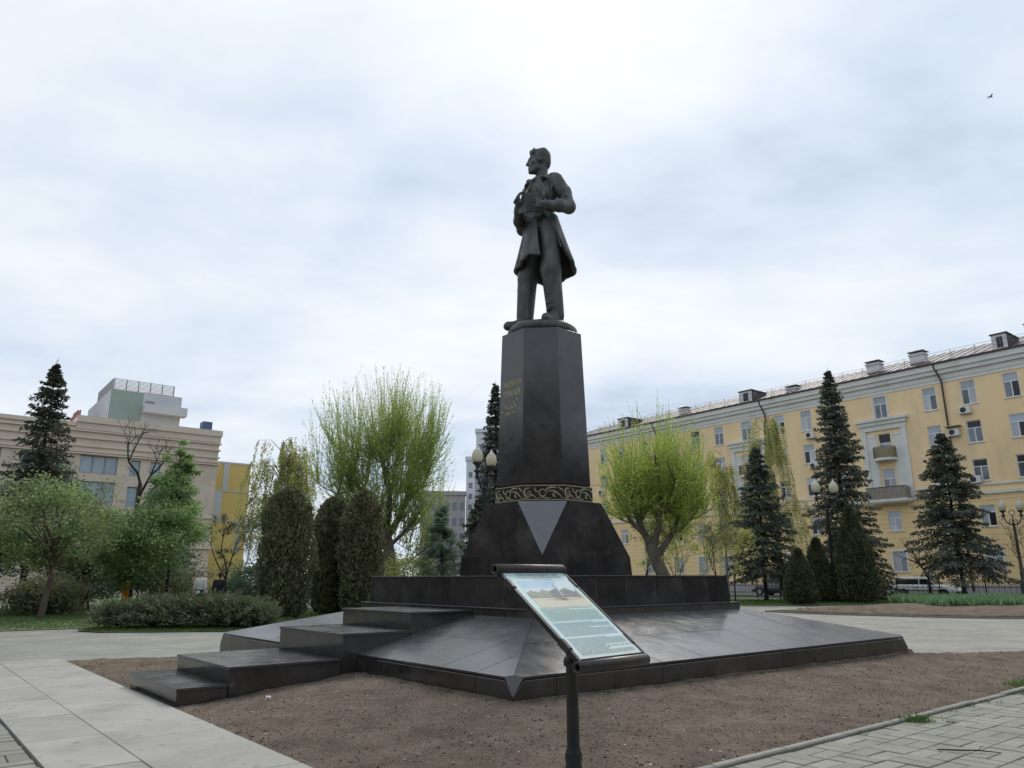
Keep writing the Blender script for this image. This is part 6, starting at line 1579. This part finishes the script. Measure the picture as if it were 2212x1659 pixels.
sheet('path', [(6, 50.2), (13, 50.4), (28, 50.9), (33, 52.2), (31.0, 53.2), (6, 53.2)], -.014, 'asphalt')
sheet('path', [(-40, 39.8), (-3.5, 39.8), (-3.5, 44.0), (-40, 44.0)], -.012, 'asphalt')
o = sheet('lawn', [(-48, 44.2), (6, 44.2), (6, 72), (-48, 72)], -.014, 'lawn')
o2 = sheet('lawn', [(6, 53.4), (31, 53.4), (24, 60), (6, 70)], -.016, 'lawn')
# street along the yellow building
def yl(x, y): c, s_ = math.cos(R(-51.5)), math.sin(R(-51.5)); return (yb.location.x + c * x - s_ * y, yb.location.y + s_ * x + c * y)
sheet('street', [yl(-60, -16.5), yl(60, -16.5), yl(60, -3.2), yl(-60, -3.2)], -.006, 'asphalt')
mb = MB(); a_, b_, c_, d_ = yl(-60, -3.2), yl(60, -3.2), yl(60, 0.2), yl(-60, .2); mb.prism([a_, b_, c_, d_], -.05, .12); tag(mb.build('pavement', 'kerb'), kind='structure')
mb = MB(); a_, b_, c_, d_ = yl(-60, -16.75), yl(60, -16.75), yl(60, -16.5), yl(-60, -16.5); mb.prism([a_, b_, c_, d_], -.1, .12); tag(mb.build('street_kerb', 'kerb'), kind='structure')

# second flower bed on the right with tulip leaves
bed = [(11.2, 34.2), (12.5, 31.8), (16.5, 28.6), (26, 25.4), (36, 25.0), (36, 41), (22.5, 41.5), (16.2, 37.8)]
bc = np.array(bed).mean(0)
mb = MB(); nr = 10; rings = []
def resample(poly, n):
    P = np.array(poly + [poly[0]], float); s_ = np.r_[0, np.cumsum(np.linalg.norm(np.diff(P, axis=0), axis=1))]; u = np.linspace(0, s_[-1], n, endpoint=False)
    return np.stack([np.interp(u, s_, P[:, 0]), np.interp(u, s_, P[:, 1])], -1)
rp_ = resample(bed, 120)
for k in range(nr):
    f = k / (nr - 1); q = bc + (rp_ - bc) * (1 - f * .985); zz = -.01 + .32 * math.sin(min(1, f * 1.6) * math.pi / 2)
    nz_ = vnoise(q[:, 0], q[:, 1], 5, 3, 1.5) * .05 * min(1, k); rings.append([(a, b, zz + c) for (a, b), c in zip(q, nz_)])
mb.loft(rings, True, 0, True); bed_o = tag(mb.build('flower_bed', 'soil'), kind='structure')
mb = MB()
for i in range(120):
    a, b = rp_[i], rp_[(i + 1) % 120]; d = (b - a) / np.linalg.norm(b - a); n_ = np.array([d[1], -d[0]])
    mb.prism([tuple(a), tuple(a + n_ * .09)[:2], tuple(b + n_ * .09), tuple(b)] if False else [tuple(a), tuple(a + n_ * .09), tuple(b + n_ * .09), tuple(b)], -.08, .03)
o = mb.build('bed_edging', 'kerb', bed_o); o['kind'] = 'stuff'
rg = np.random.default_rng(77); V, A = [], []; nt = 0
while nt < 2600:
    x, y = rg.uniform(15.0, 33), rg.uniform(29.0, 39.5)
    lim = 32.0 - (x - 17) * .13
    if y < lim or y > lim + 6.5 or x < 17.6 + (y - 33) * .15: continue
    nt += 1; n = 6; az = rg.random(n) * 6.283; hh = rg.uniform(.34, .58)
    z0 = .20
    D1 = np.stack([np.cos(az) * .45, np.sin(az) * .45, np.ones(n)], -1); P = np.array([x, y, z0]) + rg.normal(0, .03, (n, 3)) * [1, 1, 0]
    V.append(leaves(P, D1 + rg.normal(0, .12, (n, 3)), hh * rg.uniform(.7, 1.1, n), .085, rg)); A.append(rg.random(n))
    if rg.random() < .25: V.append(leaves(P[:1] + [0, 0, hh * .7], np.array([[0, 0, 1.0]]), .10, .055, rg)); A.append(np.array([.95]))
tag(fast_mesh('tulip_leaves', np.concatenate(V), 4, np.concatenate(A), 'tulip_leaf', bed_o), kind='stuff')
P = np.stack([rg.uniform(12, 34, 900), rg.uniform(25.6, 34, 900), np.full(900, .0)], -1)
ok = (P[:, 1] < 36 - (P[:, 0] - 12) * .2) & (P[:, 1] > 31.5 - (P[:, 0] - 13) * .42 + .6); P = P[ok]
P[:, 2] = .14 + .03 * rg.random(len(P)); lumps('soil_clods', P, rg.uniform(.01, .05, len(P)), rg, 'clod', bed_o)

# ------------------------------------------------------------------ lamps
def lamp(x, y, h, rz, label, arms=2, gs=1.0):
    t = empty('street_lamp', (x, y, 0), rz, label, 'street lamp', 'ornate globe lamps')
    mb = MB(); k = h / 7.1; zt = 5.35 * k
    mb.lathe([(.36, 0), (.36, .12), (.30, .20), (.26, .28), (.25, 1.0), (.28, 1.06), (.20, 1.15), (.15, 1.25), (.14, 1.6), (.16, 1.64), (.13, 1.70), (.115, 2.2), (.085, zt), (.11, zt + .05), (.09, zt + .12)], 14); mb.build('post', 'lamp_iron', t)
    ring = [(.20 * math.cos(2 * math.pi * i / 20), 0, zt + .95 * k + .20 * math.sin(2 * math.pi * i / 20)) for i in range(21)]
    mb = MB(); mb.tube(ring, .025, 6); mb.tube([(0, 0, zt), (0, 0, zt + .80 * k)], [.06, .03], 6); mb.build('finial_ring', 'lamp_iron', t)
    for i in range(arms):
        a = i * 2 * math.pi / arms; c, s_ = math.cos(a), math.sin(a); r = .62
        def q(rr, z): return (c * rr, s_ * rr, zt + z * k)
        mb = MB(); mb.tube([q(.02, .05), q(.22, .02), q(.45, .20), q(r - .05, .50), q(r, .62), q(r, .85)], [.05, .05, .045, .045, .04, .04], 7)
        mb.tube([q(.25, .05), q(.30, .35), q(.16, .48), q(.10, .32), q(.20, .26)], [.03, .028, .025, .02, .015], 5); mb.tube([q(r, .62), q(r + .14, .50), q(r + .10, .36), q(r + .02, .42)], [.03, .028, .022, .014], 5)
        am = mb.build('arm', 'lamp_iron', t)
        mb = MB(); mb.lathe([(.05, 0), (.17, .10), (.12, .14), (.06, .20), (.07, .30), (.20, .42), (.21, .46)], 14, q(r, .62)); mb.build('cup', 'lamp_iron', am)
        zb_ = .62 + .46 / k
        mb = MB(); mb.lathe([(a_ * gs, b_ * gs) for a_, b_ in ((.17, 0), (.235, .08), (.275, .24), (.265, .42), (.215, .54), (.19, .56))], 18, q(r, zb_)); mb.build('globe', 'globe', am)
        mb = MB(); mb.lathe([(a_ * gs, b_ * gs) for a_, b_ in ((.205, .555), (.20, .58), (.10, .66), (.06, .74), (.065, .77), (.03, .80), (.012, .88))], 14, q(r, zb_)); mb.build('globe_cap', 'globe_cap', am)
    return t
lamp(19.15, 45.6, 7.1, R(12), 'ornate two-globe street lamp left of the tallest spruce')
lamp(-1.17, 31, 6.7, R(244), 'ornate globe street lamp close to the left side of the pedestal', 2, .84)
lamp(37.3, 56, 6.8, R(-8), 'ornate two-globe street lamp at the right picture edge')

# ------------------------------------------------------------------ iron fence along the street
fence = empty('iron_fence', (*yl(0, -18.2), 0), R(-51.5), 'long black wrought-iron fence in front of the parked cars', 'fence')
fx0, fx1 = -32, 22
mb = MB(); mb.box((-.03, -.03, -.1), (.03, .03, 1.25)); mb.lathe([(.02, 1.25), (.045, 1.30), (.0, 1.38)], 6); fp = mb.build('fence_post', 'iron', fence)
mb = MB()
for i in range(9): x_ = .12 + i * 2.26 / 8; mb.box((x_ - .007, -.007, .12), (x_ + .007, .007, 1.12))
for i in range(7): x_ = .24 + i * .33; mb.tube([(x_ + .10 * math.cos(a), 0, .96 + .10 * math.sin(a)) for a in np.linspace(0, 6.283, 11)], .010, 4)
fpk = mb.build('pickets', 'iron', fence)
fpk['kind'] = 'stuff'; frl = []
for z_ in (.12, .82, 1.10): mb = MB(); mb.box((0, -.014, z_), (2.5, .014, z_ + .03)); frl.append(mb.build('rail', 'iron', fence))
i = 0; x_ = fx0
while x_ < fx1:
    for p in (fp, fpk, *frl):
        o = p if i == 0 else link(p.copy(), fence); o.location = (x_, 0, 0)
    x_ += 2.5; i += 1

# ------------------------------------------------------------------ cars
def car(x, y, rz, label, paint, L=4.2, Wd=1.66, H=1.42, hatch=True, tall=0.0):
    t = empty('parked_car', (x, y, -.0), rz, label, 'car', 'cars parked along the street'); hL = L / 2; w = Wd / 2; H += tall
    belt = .88 + tall * .4
    # lower body: side profile stations along the length, front at +x
    st = [(-hL, .42, .80, .80), (-hL + .06, .30, belt - .02, .92), (-hL + .5, .22, belt + .02, 1.0), (-.3, .20, belt + .02, 1.0), (hL * .42, .20, belt, 1.0), (hL * .62, .20, belt - .05, .99), (hL - .35, .22, .76 + tall * .3, .96), (hL - .06, .28, .66 + tall * .3, .88), (hL, .38, .58 + tall * .2, .78)]
    rings = []
    for xs, zb_, zt, ws in st:
        ww = w * ws; rings.append([(xs, -ww * .94, zb_), (xs, -ww, zb_ + (zt - zb_) * .35), (xs, -ww * .985, zb_ + (zt - zb_) * .75), (xs, -ww * .90, zt), (xs, 0, zt + .03), (xs, ww * .90, zt), (xs, ww * .985, zb_ + (zt - zb_) * .75), (xs, ww, zb_ + (zt - zb_) * .35), (xs, ww * .94, zb_)])
    mb = MB(); mb.loft([r[::-1] for r in rings], True, 0, True); body = mb.build('body', paint, t)
    rb0, rb1 = (-hL + .08, -hL + .50) if hatch else (-hL + .75, -hL + 1.2); fb0, fb1 = hL * .44, hL * .08
    def rr(x0, x1, z, ws): return [(x0, -w * ws, z), (x1, -w * ws, z), (x1, w * ws, z), (x0, w * ws, z)]
    mb = MB(); mb.loft([rr(rb0, fb0, belt, .88), rr(rb1 - .15, fb1 + .14, H - .12, .76), rr(rb1, fb1, H - .03, .72), rr(rb1 + .15, fb1 - .15, H, .62)]); mb.build('cabin', paint, t)
    def lp(f, sgn, off=.012): # point on cabin side at fraction up
        pass
    zA, zB = belt + .05, H - .15; wA, wB = .872, .772
    def edge(zv, side):  # x of rear/front glass line at height
        f = (zv - belt) / (H - .12 - belt); return (rb0 + (rb1 - .15 - rb0) * f) if side < 0 else (fb0 + (fb1 + .14 - fb0) * f)
    def wid(zv): f = (zv - belt) / (H - .12 - belt); return w * (.88 + (.76 - .88) * f)
    xm = (-.35 + .1)
    for sg in (-1, 1):
        for (xa, xb) in ((None, xm - .04), (xm + .04, None)):
            a0 = edge(zA, -1) + .14 if xa is None else xa; a1 = edge(zB, -1) + .10 if xa is None else xa; b0 = edge(zA, 1) - .14 if xb is None else xb; b1 = edge(zB, 1) - .10 if xb is None else xb
            q = [(a0, sg * (wid(zA) + .008), zA), (b0, sg * (wid(zA) + .008), zA), (b1, sg * (wid(zB) + .008), zB), (a1, sg * (wid(zB) + .008), zB)]
            mb = MB(); mb.add(q if sg < 0 else q[::-1], [(0, 1, 2, 3)]); mb.build('side_window', 'car_glass', t)
        mb = MB(); mb.box((-hL * .62, sg * (w + .004) - .012, .50), (hL * .66, sg * (w + .004) + .012, .56)); mb.build('side_moulding', 'car_trim', t)
        mb = MB(); mb.box((hL * .36 - .1, sg * (w * .93) - .10 * (sg < 0), belt + .02), (hL * .36 + .06, sg * (w * .93) + .10 * (sg > 0), belt + .16)); mb.build('mirror', paint, t)
        mb = MB(); mb.box((hL - .30, sg * w * .62 - .16, .56), (hL - .035, sg * w * .62 + .16, .70)); mb.build('headlight', 'headlight', t)
        mb = MB(); mb.box((-hL - .01, sg * w * .70 - .13, .62), (-hL + .10, sg * w * .70 + .13, .82)); mb.build('tail_light', 'tail_light', t)
        mb = MB(); mb.box((xm - .25, sg * (w + .002) - .012, .70), (xm - .10, sg * (w + .002) + .012, .73)); mb.box((xm + .75, sg * (w + .002) - .012, .70), (xm + .90, sg * (w + .002) + .012, .73)); mb.build('door_handle', 'car_trim', t)
    for side, nm in ((1, 'windscreen'), (-1, 'rear_window')):
        xa, xb = edge(zA, side) + side * .012, edge(zB, side) + side * .012
        q = [(xa, -wid(zA) * .92, zA), (xa, wid(zA) * .92, zA), (xb, wid(zB) * .92, zB), (xb, -wid(zB) * .92, zB)]; mb = MB(); mb.add(q if side > 0 else q[::-1], [(0, 1, 2, 3)]); mb.build(nm, 'car_glass', t)
    for bx in ((hL - .10, hL + .05), (-hL - .05, -hL + .12)):
        mb = MB(); mb.bbox((bx[0], -w * .93, .30), (bx[1], w * .93, .50), .04); mb.build('bumper', paint if tall else 'car_trim', t)
    for wx in (-hL * .60, hL * .62):
        for sg in (-1, 1):
            n = 20; r_ = .29; yy = sg * (w - .09)
            def rg_(rad, y_): return [(wx + rad * math.cos(2 * math.pi * i / n), y_, r_ + rad * math.sin(2 * math.pi * i / n)) for i in range(n)]
            mb = MB(); mb.add(rg_(.36, sg * (w + .004)), [tuple(range(n)) if sg < 0 else tuple(range(n - 1, -1, -1))]); mb.build('wheel_arch', 'car_trim', t)
            mb = MB(); mb.loft([rg_(.20, yy - .09), rg_(.27, yy - .09), rg_(r_, yy - .06), rg_(r_, yy + .09 + .02), rg_(.27, yy + .12), rg_(.20, yy + .12)], True, 0, True); ty = mb.build('wheel', 'tyre', t)
            mb = MB(); mb.add(rg_(.185, yy + sg * .125), [tuple(range(n)) if sg < 0 else tuple(range(n - 1, -1, -1))]); mb.build('rim', 'rim', ty)
    mb = MB()
    for xx in (-.55, .25):
        mb.tube([(xx, -w * .70, H - .02), (xx, -w * .66, H + .07), (xx, w * .66, H + .07), (xx, w * .70, H - .02)], .015, 4)
    if not tall: mb.build('roof_rack', 'car_trim', t)
    return t
car(28.2, 52.2, R(-51.5), 'white hatchback with dark windows and roof rack behind the iron fence', 'car_white')
car(21.2, 61.5, R(128.5), 'dark green compact car behind the mid-sized spruce trunk', 'car_dark', 3.7, 1.62, 1.45, tall=.08)
car(24.9, 56.4, R(128.5), 'white car mostly hidden behind the conifer columns', 'car_white', 4.2, 1.66, 1.42, hatch=False)

# ------------------------------------------------------------------ people
def person(x, y, h, face, label, mats, pose='walk', child=False):
    """mats: skin, hair, top, trousers, shoes"""
    s = Solid((-.45, -.40, -.02), (.45, .40, 1.86), .022); st = .14 if pose == 'walk' else .03
    s.chain([(-.09, 0, .92), (-.10, -st * .7, .50), (-.10, -st, .09)], [.098, .072, .052], .03, 3); s.chain([(.09, 0, .92), (.10, st * .5 - .03, .50), (.10, st, .11)], [.098, .072, .052], .03, 3)
    s.cap((-.10, -st + .03, .045), (-.11, -st - .14, .035), .045, .038, .02, 4); s.cap((.10, st + .03, .06), (.11, st - .13, .035), .045, .038, .02, 4)
    s.ell((0, 0, .98), (.155, .115, .13), .04, 3); s.ell((0, 0, 1.12), (.15, .11, .17), .05, 2); s.ell((0, .01, 1.28), (.18, .12, .18), .05, 2); s.cap((-.16, .01, 1.41), (.16, .01, 1.41), .068, .068, .05, 2)
    s.ell((0, .0, .95), (.168, .13, .10), .03, 2)
    if pose == 'phone':
        s.chain([(-.19, .0, 1.40), (-.25, -.04, 1.14), (-.16, -.22, 1.16)], [.064, .055, .045], .03, 2); s.cap((-.15, -.24, 1.17), (-.10, -.29, 1.20), .034, .03, .02, 0)
        s.chain([(.19, .0, 1.40), (.25, -.02, 1.14), (.14, -.24, 1.12)], [.064, .055, .045], .03, 2); s.cap((.12, -.26, 1.13), (.06, -.30, 1.17), .034, .03, .02, 0)
    else:
        s.chain([(-.19, .01, 1.40), (-.24, .04, 1.13), (-.25, -.05, .92)], [.064, .055, .045], .03, 2); s.cap((-.25, -.06, .88), (-.25, -.08, .79), .036, .028, .02, 0)
        s.chain([(.19, .01, 1.40), (.24, .0, 1.13), (.25, -.12, .94)], [.064, .055, .045], .03, 2); s.cap((.25, -.14, .90), (.25, -.18, .81), .036, .028, .02, 0)
    s.cap((0, .01, 1.44), (0, 0, 1.55), .055, .05, .02, 0); s.ell((0, -.01, 1.65), (.074, .092, .112), .02, 0); s.cap((0, -.10, 1.645), (0, -.108, 1.62), .012, .014, .01, 0)
    s.ell((0, .02, 1.70), (.082, .092, .082), .01, 1); s.ell((0, .06, 1.65), (.072, .055, .085), .01, 1)
    for sx in (-1, 1): s.ell((sx * .076, .01, 1.64), (.012, .02, .03), .006, 0)
    k = h / 1.79; M = Matrix.Translation((x, y, 0)) @ Matrix.Rotation(face, 4, 'Z') @ Matrix.Diagonal((k, k, k, 1))
    o = solid_object('person', s, mats, M, None, 1, 0.0); me = o.data
    me.transform(Matrix.Translation((-x, -y, 0))); o.location = (x, y, 0)
    return tag(o, label, 'person')
person(-11.75, 28.9, 1.83, R(165), 'person with grey hair in a pale jacket walking behind the juniper', ['skin', 'hair_grey', 'cloth_white', 'cloth_black', 'cloth_black'])
person(-11.85, 31.0, 1.75, R(190), 'person in dark top and trousers walking beside the pale jacket', ['skin', 'hair_dark', 'cloth_black', 'cloth_black', 'cloth_black'])
person(-12.15, 29.7, 1.28, R(170), 'child in red half hidden behind the juniper', ['skin', 'hair_dark', 'cloth_red', 'cloth_red', 'cloth_black'])
person(-18.9, 37.5, 1.62, R(60), 'person in orange overalls standing under the trees', ['skin', 'hair_dark', 'cloth_orange', 'cloth_orange', 'cloth_brown'], 'phone')
person(-21.3, 38.5, 1.66, R(-60), 'person in grey shirt and red cap under the left trees', ['skin', 'cloth_red', 'cloth_grey', 'cloth_brown', 'cloth_black'])
person(17.95, 51.3, 1.75, R(80), 'person in black walking past the bare spruce trunk', ['skin', 'hair_dark', 'cloth_black', 'cloth_navy', 'cloth_white'])

# ------------------------------------------------------------------ cables, bird, litter
def cable(p0, p1, sag, label):
    mb = MB(); n = 24; P0, P1 = Vector(p0), Vector(p1)
    mb.tube([P0.lerp(P1, i / n) - Vector((0, 0, sag * 4 * (i / n) * (1 - i / n))) for i in range(n + 1)], .014, 4); tag(mb.build('overhead_cable', 'cable'), label, 'cable', 'overhead cables')
cable((1.0, 47.5, 7.9), (24.0, 50.0, 5.9), .5, 'sagging overhead cable behind the bright willow')
cable((24.0, 50.5, 6.0), (46.0, 46.0, 8.2), .5, 'overhead cable running right past the rightmost spruce')
mb = MB(); b0 = Vector((49.1, 66.0, 48.9))
mb.loft([[b0 + Vector((dx, .07 * r_ * math.cos(a), .07 * r_ * math.sin(a))) for a in np.linspace(0, 6.283, 7)[:-1]] for dx, r_ in ((-.22, .1), (-.12, .8), (0, 1.0), (.12, .7), (.20, .35), (.26, .05))], True, 0, True)
for sg in (-1, 1):
    w0, w1 = b0 + Vector((.06, 0, .03)), b0 + Vector((-.08, 0, .03)); m0 = b0 + Vector((.10, sg * .22, .14)); m1 = b0 + Vector((-.05, sg * .22, .14)); e = b0 + Vector((-.10, sg * .48, .06))
    mb.add([w0, w1, m1, m0, e, *[p - Vector((0, 0, .012)) for p in (w0, w1, m1, m0, e)]], [(0, 1, 2, 3), (3, 2, 4), (8, 7, 6, 5), (9, 7, 8)])
mb.add([b0 + Vector(q) for q in ((-.18, -.02, .01), (-.18, .02, .01), (-.34, .06, .0), (-.34, -.06, .0))], [(0, 1, 2, 3)])
bd = mb.build('bird', 'cable'); tag(bd, 'small dark bird flying in the upper right sky', 'bird')
# crumpled white paper beside the steps
lp = ab(-1.55, 2.75); mb = MB(); rq = random.Random(5)
for k in range(3):
    c = Vector((lp[0] + rq.uniform(-.05, .05), lp[1] + rq.uniform(-.03, .03), .095)); ring = [[c + Vector((.022 * f * math.cos(a) * rq.uniform(.7, 1.3), .02 * f * math.sin(a) * rq.uniform(.7, 1.3), h_ * rq.uniform(.6, 1.2))) for a in np.linspace(0, 6.283, 8)[:-1]] for f, h_ in ((.7, -.02), (1, .0), (.8, .014), (.2, .022))]
    mb.loft(ring)
tag(mb.build('paper_scrap', 'litter'), 'crumpled white paper scrap on the soil by the steps', 'litter')
bpy.context.view_layer.update()
